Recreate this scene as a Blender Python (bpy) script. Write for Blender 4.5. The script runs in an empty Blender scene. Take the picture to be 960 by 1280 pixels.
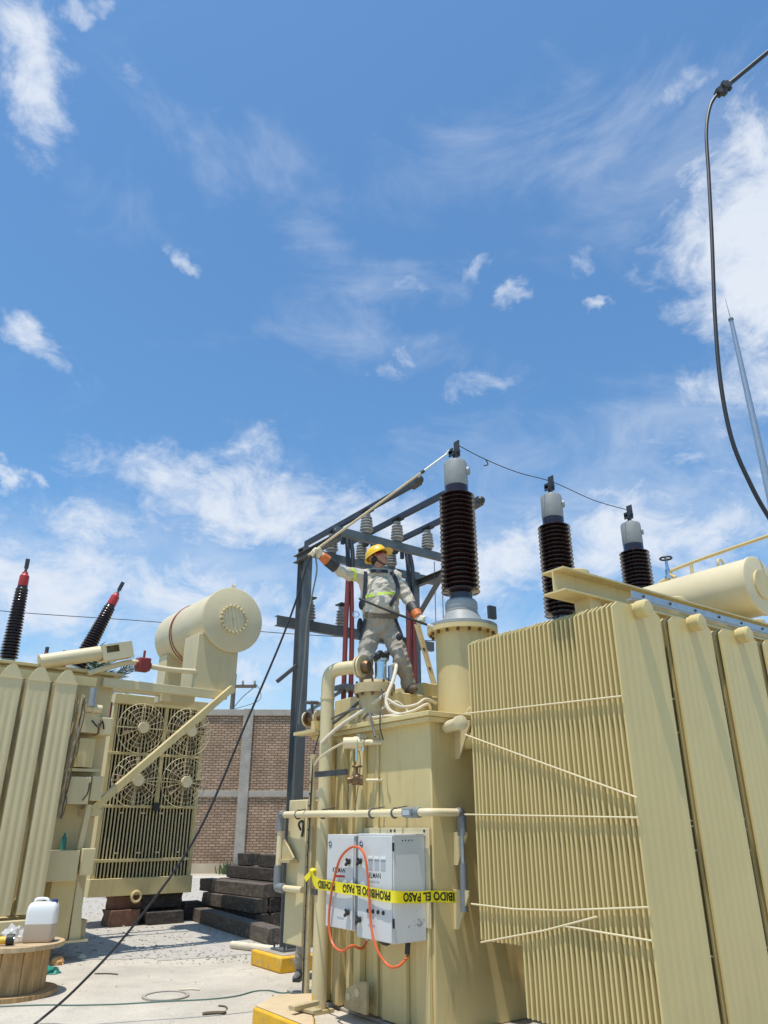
import bpy, bmesh, math, random
from mathutils import Vector, Matrix, noise
from mathutils.bvhtree import BVHTree
random.seed(7)
R = math.radians
C = bpy.context.scene.collection
SC = bpy.context.scene

# ------------------------------------------------------------------ camera, sky, sun, exposure
PITCH, FPX, EYE = R(23), 925.0, 1.6
cam_d = bpy.data.cameras.new('camera'); cam = bpy.data.objects.new('camera', cam_d); C.objects.link(cam)
cam.location = (0, 0, EYE); cam.rotation_euler = (R(90) + PITCH, 0, 0)
cam_d.sensor_fit = 'VERTICAL'; cam_d.sensor_height = 36; cam_d.sensor_width = 27; cam_d.lens = 36 * FPX / 1280
cam_d.clip_start = .05; cam_d.clip_end = 3000
SC.camera = cam
SC.view_settings.view_transform = 'Standard'; SC.view_settings.look = 'None'
SC.view_settings.exposure = 0.04; SC.view_settings.gamma = 1
SUN_EL, SUN_AZ = R(77), R(56)           # light travels towards (cos az, sin az)
dl = Vector((math.cos(SUN_AZ) * math.cos(SUN_EL), math.sin(SUN_AZ) * math.cos(SUN_EL), -math.sin(SUN_EL)))
sl = bpy.data.lights.new('sun', 'SUN'); sl.energy = 4.8; sl.angle = R(.53); sl.color = (1, .95, .87)
so = bpy.data.objects.new('sun', sl); C.objects.link(so); so.rotation_euler = dl.to_track_quat('-Z', 'Y').to_euler(); so.location = (0, 0, 40)

cp, sp = math.cos(PITCH), math.sin(PITCH)
def ray(u, v):
    a, b = (u - 480) / FPX, (640 - v) / FPX
    return Vector((a, cp - b * sp, sp + b * cp))
def at(u, v, Y):
    d = ray(u, v); return Vector((0, 0, EYE)) + d * (Y / d.y)
def on_ground(u, v, z=0):
    d = ray(u, v); return Vector((0, 0, EYE)) + d * ((z - EYE) / d.z)

W = bpy.data.worlds.new('World'); SC.world = W; W.use_nodes = True
def build_world():
    nt = W.node_tree; nt.nodes.clear(); N = nt.nodes.new; Lk = nt.links.new
    out = N('ShaderNodeOutputWorld'); bg = N('ShaderNodeBackground'); Lk(bg.outputs[0], out.inputs[0])
    bg.inputs[1].default_value = .15
    sky = N('ShaderNodeTexSky'); sky.sky_type = 'NISHITA'; sky.sun_disc = False
    sky.sun_elevation = SUN_EL; sky.sun_rotation = math.atan2(-dl.x, -dl.y); sky.altitude = 0
    sky.air_density = 1.15; sky.dust_density = .6; sky.ozone_density = 2.2
    tc = N('ShaderNodeTexCoord')
    def math_(op, a, b=None, c=None, clamp=False):
        n = N('ShaderNodeMath'); n.operation = op; n.use_clamp = clamp
        for i, x in enumerate((a, b, c)):
            if x is None: continue
            if isinstance(x, (int, float)): n.inputs[i].default_value = x
            else: Lk(x, n.inputs[i])
        return n.outputs[0]
    def nz(scale, detail, rough, dist, mp=(1, 1, 1), lac=2.0):
        m = N('ShaderNodeMapping'); m.inputs['Scale'].default_value = mp; Lk(tc.outputs['Generated'], m.inputs[0])
        n = N('ShaderNodeTexNoise'); n.inputs['Scale'].default_value = scale; n.inputs['Detail'].default_value = detail
        n.inputs['Roughness'].default_value = rough; n.inputs['Distortion'].default_value = dist; n.inputs['Lacunarity'].default_value = lac
        Lk(m.outputs[0], n.inputs[0]); return n.outputs[0]
    fine = nz(13, 11, .66, .5, (1, 1, 1.5)); big = nz(3.2, 6, .55, .6, (1, 1, 1.8)); wisp = nz(4.5, 10, .62, 1.6, (1, .8, 2.0))
    # clouds: centre direction, half sizes (in 1/925 rad), roll, weight
    CL = [(40, 95, 120, 52, -62, 1.0), (95, 15, 22, 16, 0, .62), (120, 14, 16, 14, 0, .5), (168, 95, 32, 20, -60, .42),
          (230, 333, 36, 17, -25, .82), (40, 425, 75, 34, -18, 1.0), (8, 583, 26, 20, 0, .85), (52, 594, 34, 12, -22, .75), (95, 187, 24, 12, 0, .45),
          (722, 225, 22, 34, -20, .55), (510, 352, 70, 36, 8, .55), (600, 342, 40, 16, 12, .6), (633, 372, 40, 17, 22, .72),
          (740, 322, 40, 28, 10, .5), (752, 373, 20, 9, 0, .6), (490, 440, 80, 22, -28, .5), (590, 487, 85, 28, 8, .68), (478, 463, 50, 15, 5, .6), (365, 440, 55, 18, -6, .45),
          (285, 620, 215, 82, -8, 1.05), (320, 560, 60, 40, -20, .7), (130, 655, 140, 50, 0, .8),
          (1000, 275, 165, 165, 15, 1.4), (935, 165, 60, 50, 10, .8), (865, 110, 55, 30, 15, .55), (900, 380, 70, 60, 0, .7), (930, 480, 150, 70, 0, .62), (860, 545, 160, 40, 10, .52),
          (120, 745, 420, 95, -4, .98), (720, 690, 480, 95, 4, .92), (480, 660, 320, 70, 0, .8), (960, 620, 220, 90, 0, .75), (300, 850, 600, 70, 0, .8), (0, 660, 160, 60, 0, .5)]
    WS = [(330, 210, 150, 75, -8, .62), (600, 185, 190, 85, 10, .55), (510, 440, 200, 50, -12, .5), (160, 720, 560, 130, 0, .85), (760, 660, 560, 130, 0, .85), (480, 840, 1200, 150, 0, .9), (880, 510, 240, 90, 5, .7), (500, 355, 130, 50, 0, .5), (385, 285, 110, 40, -35, .5), (760, 180, 160, 50, 12, .4), (120, 235, 140, 50, -15, .4), (560, 590, 420, 90, 0, .5), (820, 230, 200, 80, 20, .4)]
    def wcol(scale, detail):
        n = N('ShaderNodeTexNoise'); n.inputs['Scale'].default_value = scale; n.inputs['Detail'].default_value = detail; n.inputs['Roughness'].default_value = .6; Lk(tc.outputs['Generated'], n.inputs[0])
        v = N('ShaderNodeVectorMath'); v.operation = 'SUBTRACT'; Lk(n.outputs['Color'], v.inputs[0]); v.inputs[1].default_value = (.5, .5, .5); return v.outputs[0]
    def vmad(a, k, b):
        v = N('ShaderNodeVectorMath'); v.operation = 'MULTIPLY_ADD'; Lk(a, v.inputs[0]); v.inputs[1].default_value = (k, k, k); Lk(b, v.inputs[2]); return v.outputs[0]
    warped = vmad(wcol(30, 8), .055, vmad(wcol(7, 3), .07, tc.outputs['Generated']))
    nrm = N('ShaderNodeVectorMath'); nrm.operation = 'NORMALIZE'; Lk(warped, nrm.inputs[0])
    def mask(lst):
        tot = None
        for (u, v, a, b, roll, w) in lst:
            d = ray(u, v).normalized()
            rt = Vector((0, 0, 1)).cross(d).normalized() * -1; up = rt.cross(d)
            r_ = R(roll); e1 = rt * math.cos(r_) + up * math.sin(r_); e2 = -rt * math.sin(r_) + up * math.cos(r_)
            e3 = e1.cross(e2)
            m = N('ShaderNodeMapping'); m.vector_type = 'TEXTURE'
            m.inputs['Location'].default_value = d
            m.inputs['Rotation'].default_value = Matrix((e1, e2, e3)).transposed().to_euler()
            m.inputs['Scale'].default_value = (a / FPX, b / FPX, .9)
            Lk(nrm.outputs[0], m.inputs[0])
            ln = N('ShaderNodeVectorMath'); ln.operation = 'LENGTH'; Lk(m.outputs[0], ln.inputs[0])
            mr = N('ShaderNodeMapRange'); mr.interpolation_type = 'SMOOTHSTEP'
            mr.inputs[1].default_value = 1.25; mr.inputs[2].default_value = .1; mr.inputs[3].default_value = 0; mr.inputs[4].default_value = w
            Lk(ln.outputs['Value'], mr.inputs[0])
            tot = mr.outputs[0] if tot is None else math_('MAXIMUM', tot, mr.outputs[0])
        return tot
    mk = mask(CL); wk = mask(WS)
    f = math_('MULTIPLY_ADD', fine, .72, math_('MULTIPLY', big, .28))
    s = math_('MULTIPLY_ADD', math_('SUBTRACT', f, .52), 2.6, math_('MULTIPLY', mk, .95))
    mr = N('ShaderNodeMapRange'); mr.interpolation_type = 'SMOOTHSTEP'
    mr.inputs[1].default_value = .20; mr.inputs[2].default_value = 1.12; mr.inputs[3].default_value = 0; mr.inputs[4].default_value = .95
    Lk(s, mr.inputs[0])
    # away from the named clouds the same broken cover goes on over the rest of the sky
    s2 = math_('MULTIPLY_ADD', math_('SUBTRACT', wisp, .5), 1.5, math_('MULTIPLY', wk, .8))
    m2 = N('ShaderNodeMapRange'); m2.interpolation_type = 'SMOOTHSTEP'
    m2.inputs[1].default_value = .10; m2.inputs[2].default_value = 1.15; m2.inputs[3].default_value = 0; m2.inputs[4].default_value = .52
    Lk(s2, m2.inputs[0])
    dens = math_('MAXIMUM', mr.outputs[0], m2.outputs[0])
    tint = N('ShaderNodeMix'); tint.data_type = 'RGBA'; tint.blend_type = 'MULTIPLY'; tint.inputs[0].default_value = 1
    Lk(sky.outputs[0], tint.inputs[6]); tint.inputs[7].default_value = SKY_TINT
    mx = N('ShaderNodeMix'); mx.data_type = 'RGBA'
    cr = N('ShaderNodeMix'); cr.data_type = 'RGBA'; Lk(big, cr.inputs[0]); cr.inputs[6].default_value = (4.5, 5.0, 5.9, 1); cr.inputs[7].default_value = (5.6, 5.9, 6.3, 1)
    Lk(dens, mx.inputs[0]); Lk(tint.outputs[2], mx.inputs[6]); Lk(cr.outputs[2], mx.inputs[7])
    Lk(mx.outputs[2], bg.inputs[0])
SKY_TINT = (.66, .95, 1.10, 1)
build_world()

# ------------------------------------------------------------------ materials
MATS = {}
def mat(name, col, rough=.55, metal=0, var=.12, scale=3.0, bump=0.0, bscale=60, dirt=0.0, dcol=(.22, .17, .11), streak=False, spec=.5, stretch=(1, 1, 1), coat=0):
    m = bpy.data.materials.new(name); m.use_nodes = True; nt = m.node_tree; N = nt.nodes.new; Lk = nt.links.new
    b = nt.nodes['Principled BSDF']; b.inputs['Roughness'].default_value = rough; b.inputs['Metallic'].default_value = metal
    b.inputs['Specular IOR Level'].default_value = spec
    if coat: b.inputs['Coat Weight'].default_value = coat; b.inputs['Coat Roughness'].default_value = .15
    tc = N('ShaderNodeTexCoord'); mp = N('ShaderNodeMapping'); mp.inputs['Scale'].default_value = stretch; Lk(tc.outputs['Object'], mp.inputs[0])
    n = N('ShaderNodeTexNoise'); n.inputs['Scale'].default_value = scale; n.inputs['Detail'].default_value = 7; n.inputs['Roughness'].default_value = .62
    Lk(mp.outputs[0], n.inputs[0])
    mr = N('ShaderNodeMapRange'); mr.inputs[1].default_value = .3; mr.inputs[2].default_value = .7; mr.inputs[3].default_value = 1 - var; mr.inputs[4].default_value = 1 + var
    Lk(n.outputs[0], mr.inputs[0])
    mul = N('ShaderNodeMix'); mul.data_type = 'RGBA'; mul.blend_type = 'MULTIPLY'; mul.inputs[0].default_value = 1
    mul.inputs[6].default_value = (*col, 1); Lk(mr.outputs[0], mul.inputs[7]); o = mul.outputs[2]
    if dirt:
        n2 = N('ShaderNodeTexNoise'); n2.inputs['Scale'].default_value = scale * 2.3; n2.inputs['Detail'].default_value = 9; n2.inputs['Roughness'].default_value = .7
        m2 = N('ShaderNodeMapping'); m2.inputs['Scale'].default_value = (3, 3, .35) if streak else (1, 1, 1); Lk(tc.outputs['Object'], m2.inputs[0]); Lk(m2.outputs[0], n2.inputs[0])
        r2 = N('ShaderNodeMapRange'); r2.inputs[1].default_value = .52; r2.inputs[2].default_value = .82; r2.inputs[3].default_value = 0; r2.inputs[4].default_value = dirt; Lk(n2.outputs[0], r2.inputs[0])
        dm = N('ShaderNodeMix'); dm.data_type = 'RGBA'; Lk(r2.outputs[0], dm.inputs[0]); Lk(o, dm.inputs[6]); dm.inputs[7].default_value = (*dcol, 1); o = dm.outputs[2]
        rr = N('ShaderNodeMapRange'); rr.inputs[3].default_value = rough; rr.inputs[4].default_value = min(1, rough + .3); Lk(r2.outputs[0], rr.inputs[0]); Lk(rr.outputs[0], b.inputs['Roughness'])
    Lk(o, b.inputs['Base Color'])
    if bump:
        n3 = N('ShaderNodeTexNoise'); n3.inputs['Scale'].default_value = bscale; n3.inputs['Detail'].default_value = 6; Lk(mp.outputs[0], n3.inputs[0])
        bp = N('ShaderNodeBump'); bp.inputs['Strength'].default_value = bump; bp.inputs['Distance'].default_value = .01; Lk(n3.outputs[0], bp.inputs['Height']); Lk(bp.outputs[0], b.inputs['Normal'])
    MATS[name] = m; return m
mat('cream', (.63, .50, .235), .42, var=.07, scale=1.3, bump=.05, bscale=18, dirt=.55, dcol=(.30, .23, .13), streak=True)
mat('cream_fin', (.62, .49, .215), .42, var=.06, scale=1.1, bump=.015, bscale=14, dirt=.28, dcol=(.38, .30, .17), streak=True)
mat('cream_pale', (.63, .525, .295), .45, var=.06, scale=1.2, bump=.05, bscale=18, dirt=.3, dcol=(.36, .28, .17), streak=True)
mat('cream_worn', (.48, .38, .20), .6, var=.2, scale=4, bump=.15, dirt=.7, dcol=(.20, .13, .07))
mat('cream_light', (.66, .56, .345), .45, var=.05)
mat('beige_hose', (.62, .55, .42), .6, var=.12, scale=8, dirt=.4)
mat('porcelain', (.021, .009, .008), .09, var=.2, scale=5, spec=.6, coat=.4)
mat('porcelain_dark', (.024, .014, .012), .2, var=.2, scale=5)
mat('grey_casting', (.31, .32, .305), .55, metal=.05, var=.1, scale=6, dirt=.25)
mat('pale_casting', (.32, .345, .36), .5, var=.08, scale=6, dirt=.3)
mat('dark_metal', (.07, .07, .07), .5, metal=.5, var=.3, scale=12, bump=.2)
mat('steel_grey', (.15, .166, .172), .5, metal=.35, var=.15, scale=4, dirt=.3, dcol=(.13, .11, .09))
mat('steel_dark', (.12, .12, .115), .55, metal=.3, var=.2, scale=4, dirt=.4, dcol=(.16, .12, .09))
mat('galvanised', (.42, .45, .48), .38, metal=.7, var=.12, scale=14)
mat('bus_black', (.045, .05, .06), .5, metal=.2, var=.2)
mat('insulator_grey', (.33, .33, .31), .3, var=.1, dirt=.3)
mat('red_cable', (.20, .035, .03), .6, var=.15)
mat('black_rubber', (.018, .018, .019), .55, var=.2, scale=10)
mat('grey_conduit', (.19, .205, .21), .5, var=.12, scale=8)
mat('cabinet_white', (.62, .625, .61), .4, var=.03, scale=2, dirt=.25, dcol=(.35, .33, .29))
mat('cabinet_seam', (.16, .17, .17), .5)
mat('label_grey', (.42, .45, .47), .5)
mat('ink_black', (.012, .012, .012), .6, var=.05)
mat('ink_red', (.5, .03, .03), .6, var=.05)
mat('ink_blue', (.03, .04, .09), .5, var=.05)
mat('white_paint', (.8, .8, .78), .5, var=.03)
mat('orange_cable', (.62, .12, .035), .45, var=.08)
mat('tape_yellow', (.86, .72, .02), .38, var=.05)
mat('brass', (.16, .10, .05), .45, metal=.6, var=.35, scale=14, bump=.3)
mat('chrome', (.62, .66, .7), .18, metal=.9, var=.1)
mat('red_cap', (.42, .03, .03), .45, var=.12, dirt=.2)
mat('dark_red', (.22, .03, .025), .5, var=.15)
mat('gap_shade_fan_brown', (.13, .095, .05), .7, var=.2)  # cooler-gap shade put into the colour; the fan blades share it
mat('concrete_grey', (.35, .315, .265), .85, var=.25, scale=3, bump=.3)
mat('coping', (.36, .32, .265), .85, var=.15, scale=3, bump=.3)
mat('plinth_tan', (.50, .40, .27), .85, var=.12, scale=2)
mat('timber', (.05, .04, .033), .9, var=.5, scale=4, bump=.9, bscale=22, dirt=1.0, dcol=(.20, .165, .13), stretch=(1, 7, 7))
mat('timber_grey', (.105, .084, .066), .9, var=.45, scale=4, bump=.9, bscale=22, dirt=1.1, dcol=(.27, .225, .175), stretch=(1, 7, 7))
mat('brick_block', (.16, .08, .05), .9, var=.4, scale=7, bump=.6)
mat('spool_wood', (.42, .265, .115), .75, var=.4, scale=5, bump=.4, bscale=30, dirt=.4, dcol=(.22, .13, .06), stretch=(6, 6, .6))
mat('spool_top', (.48, .35, .20), .8, var=.25, scale=7, bump=.4, bscale=40, dirt=.5, dcol=(.25, .17, .10), stretch=(1, 6, 1))
mat('yellow_paint', (.72, .40, .02), .65, var=.12, scale=5, bump=.4, bscale=30, dirt=1.9, dcol=(.34, .28, .19))
mat('pad_top', (.52, .40, .24), .85, var=.12, scale=4, bump=.3)
mat('gravel', (.40, .37, .32), .95, var=.16, scale=9, bump=.6, bscale=40)
mat('green_wire', (.06, .14, .11), .5)
mat('twig', (.12, .09, .06), .9, var=.3)
mat('palm_green', (.05, .085, .03), .6, var=.35, scale=8)
mat('palm_trunk', (.17, .13, .09), .9, var=.3, bump=.6, bscale=20)
mat('pole_wood', (.16, .13, .10), .9, var=.3)
mat('shirt', (.53, .48, .385), .85, var=.12, scale=7, bump=.55, bscale=26)
mat('trousers', (.33, .295, .24), .85, var=.14, scale=6, bump=.6, bscale=22)
mat('skin', (.40, .215, .145), .55, var=.08, scale=20)
mat('hair', (.02, .015, .012), .7)
mat('boot', (.12, .085, .055), .7, var=.3, scale=10)
mat('shoe_grey', (.13, .13, .14), .7, var=.5, scale=18)
mat('helmet_yellow', (.80, .50, .01), .32, var=.03, coat=.3)
mat('glove_white', (.68, .62, .48), .75, var=.15, scale=14, bump=.4, bscale=50)
mat('glove_orange', (.55, .15, .03), .6, var=.1, scale=10)
mat('glove_black', (.03, .03, .032), .6, var=.2)
mat('strap_navy', (.022, .028, .04), .8, var=.2)
mat('strap_tan', (.16, .13, .09), .8, var=.2)
mat('lime', (.55, .72, .10), .5, var=.05)
mat('silver_tape', (.55, .56, .55), .35, var=.05)
mat('lens_red', (.25, .03, .03), .12, var=.05, coat=.5)
mat('stick_tan', (.56, .45, .27), .4, var=.12, scale=8)
mat('stick_white', (.66, .62, .54), .4, var=.1)
mat('tool_yellow', (.70, .44, .04), .5, var=.15, dirt=.3)
mat('rag_orange', (.6, .33, .13), .85, var=.25, scale=9, bump=.4)
mat('bottle_green', (.03, .22, .17), .25)
mat('leaf', (.07, .11, .03), .7, var=.4, scale=10)
mat('cap_blue', (.02, .05, .2), .4)

def weather(name, rust=(.20, .085, .03)):
    m = MATS[name]; nt = m.node_tree; N = nt.nodes.new; Lk = nt.links.new; b = nt.nodes['Principled BSDF']; src = b.inputs['Base Color'].links[0].from_socket
    tc = N('ShaderNodeTexCoord'); mp = N('ShaderNodeMapping'); mp.inputs['Scale'].default_value = (6, 6, .55); Lk(tc.outputs['Object'], mp.inputs[0])
    n = N('ShaderNodeTexNoise'); n.inputs['Scale'].default_value = 2.1; n.inputs['Detail'].default_value = 10; n.inputs['Roughness'].default_value = .72; Lk(mp.outputs[0], n.inputs[0])
    r = N('ShaderNodeMapRange'); r.inputs[1].default_value = .60; r.inputs[2].default_value = .78; r.inputs[3].default_value = 0; r.inputs[4].default_value = .55; Lk(n.outputs[0], r.inputs[0])
    a = N('ShaderNodeMix'); a.data_type = 'RGBA'; Lk(r.outputs[0], a.inputs[0]); Lk(src, a.inputs[6]); a.inputs[7].default_value = (.36, .27, .15, 1)
    n2 = N('ShaderNodeTexNoise'); n2.inputs['Scale'].default_value = 17; n2.inputs['Detail'].default_value = 8; n2.inputs['Roughness'].default_value = .75; Lk(tc.outputs['Object'], n2.inputs[0])
    r2 = N('ShaderNodeMapRange'); r2.inputs[1].default_value = .70; r2.inputs[2].default_value = .76; r2.inputs[3].default_value = 0; r2.inputs[4].default_value = .8; Lk(n2.outputs[0], r2.inputs[0])
    c = N('ShaderNodeMix'); c.data_type = 'RGBA'; Lk(r2.outputs[0], c.inputs[0]); Lk(a.outputs[2], c.inputs[6]); c.inputs[7].default_value = (*rust, 1)
    n3 = N('ShaderNodeTexNoise'); n3.inputs['Scale'].default_value = 5; n3.inputs['Detail'].default_value = 9; n3.inputs['Roughness'].default_value = .7; n3.inputs['Distortion'].default_value = .6; Lk(tc.outputs['Object'], n3.inputs[0])
    r3 = N('ShaderNodeMapRange'); r3.inputs[1].default_value = .62; r3.inputs[2].default_value = .80; r3.inputs[3].default_value = 0; r3.inputs[4].default_value = .5; Lk(n3.outputs[0], r3.inputs[0])
    d = N('ShaderNodeMix'); d.data_type = 'RGBA'; Lk(r3.outputs[0], d.inputs[0]); Lk(c.outputs[2], d.inputs[6]); d.inputs[7].default_value = (.66, .58, .40, 1); Lk(d.outputs[2], b.inputs['Base Color'])
for nm_ in ('cream', 'cream_pale', 'cream_fin'): weather(nm_)
def ground_mat():
    m = mat('ground', (.46, .415, .34), .92, var=.2, scale=.8, bump=.45, bscale=9, dirt=.8, dcol=(.30, .27, .225)); nt = m.node_tree; N = nt.nodes.new; Lk = nt.links.new
    b = nt.nodes['Principled BSDF']; src = b.inputs['Base Color'].links[0].from_socket
    tc = N('ShaderNodeTexCoord'); v = N('ShaderNodeTexVoronoi'); v.feature = 'DISTANCE_TO_EDGE'; v.inputs['Scale'].default_value = .33
    nz = N('ShaderNodeTexNoise'); nz.inputs['Scale'].default_value = 2.2; nz.inputs['Detail'].default_value = 6; Lk(tc.outputs['Object'], nz.inputs[0])
    ad = N('ShaderNodeVectorMath'); ad.operation = 'MULTIPLY_ADD'; Lk(nz.outputs['Color'], ad.inputs[0]); ad.inputs[1].default_value = (.9, .9, .9); Lk(tc.outputs['Object'], ad.inputs[2]); Lk(ad.outputs[0], v.inputs['Vector'])
    r = N('ShaderNodeMapRange'); r.inputs[1].default_value = .0; r.inputs[2].default_value = .006; r.inputs[3].default_value = .45; r.inputs[4].default_value = 0; Lk(v.outputs['Distance'], r.inputs[0])
    mx = N('ShaderNodeMix'); mx.data_type = 'RGBA'; Lk(r.outputs[0], mx.inputs[0]); Lk(src, mx.inputs[6]); mx.inputs[7].default_value = (.22, .20, .17, 1)
    sp_ = N('ShaderNodeTexNoise'); sp_.inputs['Scale'].default_value = 38; sp_.inputs['Detail'].default_value = 4; Lk(tc.outputs['Object'], sp_.inputs[0])
    r3 = N('ShaderNodeMapRange'); r3.inputs[1].default_value = .3; r3.inputs[2].default_value = .7; r3.inputs[3].default_value = .86; r3.inputs[4].default_value = 1.1; Lk(sp_.outputs[0], r3.inputs[0])
    m3 = N('ShaderNodeMix'); m3.data_type = 'RGBA'; m3.blend_type = 'MULTIPLY'; m3.inputs[0].default_value = 1; Lk(mx.outputs[2], m3.inputs[6]); Lk(r3.outputs[0], m3.inputs[7])
    Lk(m3.outputs[2], b.inputs['Base Color'])
ground_mat()
def brick_mat():
    m = bpy.data.materials.new('brick'); m.use_nodes = True; nt = m.node_tree; N = nt.nodes.new; Lk = nt.links.new; b = nt.nodes['Principled BSDF']; b.inputs['Roughness'].default_value = .9
    tc = N('ShaderNodeTexCoord'); sx = N('ShaderNodeSeparateXYZ'); cx = N('ShaderNodeCombineXYZ'); Lk(tc.outputs['Object'], sx.inputs[0]); Lk(sx.outputs[0], cx.inputs[0]); Lk(sx.outputs[2], cx.inputs[1])
    wz = N('ShaderNodeTexNoise'); wz.inputs['Scale'].default_value = 1.5; Lk(cx.outputs[0], wz.inputs[0])
    wa = N('ShaderNodeVectorMath'); wa.operation = 'MULTIPLY_ADD'; Lk(wz.outputs['Color'], wa.inputs[0]); wa.inputs[1].default_value = (.05, .05, 0); Lk(cx.outputs[0], wa.inputs[2])
    t = N('ShaderNodeTexBrick'); Lk(wa.outputs[0], t.inputs[0]); t.inputs['Scale'].default_value = 1; t.inputs['Brick Width'].default_value = .25; t.inputs['Row Height'].default_value = .092
    t.inputs['Mortar Size'].default_value = .016; t.inputs['Mortar Smooth'].default_value = .25; t.inputs['Bias'].default_value = 0
    t.inputs['Color1'].default_value = (.46, .305, .20, 1); t.inputs['Color2'].default_value = (.33, .205, .125, 1); t.inputs['Mortar'].default_value = (.14, .10, .07, 1)
    n = N('ShaderNodeTexNoise'); n.inputs['Scale'].default_value = 1.3; n.inputs['Detail'].default_value = 9; n.inputs['Roughness'].default_value = .7; Lk(tc.outputs['Object'], n.inputs[0])
    r = N('ShaderNodeMapRange'); r.inputs[1].default_value = .3; r.inputs[2].default_value = .7; r.inputs[3].default_value = .72; r.inputs[4].default_value = 1.28; Lk(n.outputs[0], r.inputs[0])
    mx = N('ShaderNodeMix'); mx.data_type = 'RGBA'; mx.blend_type = 'MULTIPLY'; mx.inputs[0].default_value = 1; Lk(t.outputs['Color'], mx.inputs[6]); Lk(r.outputs[0], mx.inputs[7]); Lk(mx.outputs[2], b.inputs['Base Color'])
    bp = N('ShaderNodeBump'); bp.inputs['Strength'].default_value = .8; bp.inputs['Distance'].default_value = .02; bp.invert = True; Lk(t.outputs['Fac'], bp.inputs['Height']); Lk(bp.outputs[0], b.inputs['Normal'])
    MATS['brick'] = m
brick_mat()
def jug_mat():
    m = bpy.data.materials.new('jug'); m.use_nodes = True; nt = m.node_tree; N = nt.nodes.new; Lk = nt.links.new; b = nt.nodes['Principled BSDF']; b.inputs['Roughness'].default_value = .4
    tc = N('ShaderNodeTexCoord'); s = N('ShaderNodeSeparateXYZ'); Lk(tc.outputs['Object'], s.inputs[0])
    r = N('ShaderNodeMapRange'); r.inputs[1].default_value = .168; r.inputs[2].default_value = .174; Lk(s.outputs[2], r.inputs[0])
    mx = N('ShaderNodeMix'); mx.data_type = 'RGBA'; Lk(r.outputs[0], mx.inputs[0]); mx.inputs[6].default_value = (.50, .40, .30, 1); mx.inputs[7].default_value = (.78, .78, .76, 1); Lk(mx.outputs[2], b.inputs['Base Color'])
    b.inputs['Subsurface Weight'].default_value = .25; b.inputs['Subsurface Radius'].default_value = (.03, .03, .03); MATS['jug'] = m
jug_mat()
def bag_mat():
    m = bpy.data.materials.new('clear_bag'); m.use_nodes = True; nt = m.node_tree; N = nt.nodes.new; Lk = nt.links.new; b = nt.nodes['Principled BSDF']
    b.inputs['Base Color'].default_value = (.75, .75, .75, 1); b.inputs['Roughness'].default_value = .2; b.inputs['Alpha'].default_value = .45; MATS['clear_bag'] = m
bag_mat()

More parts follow.
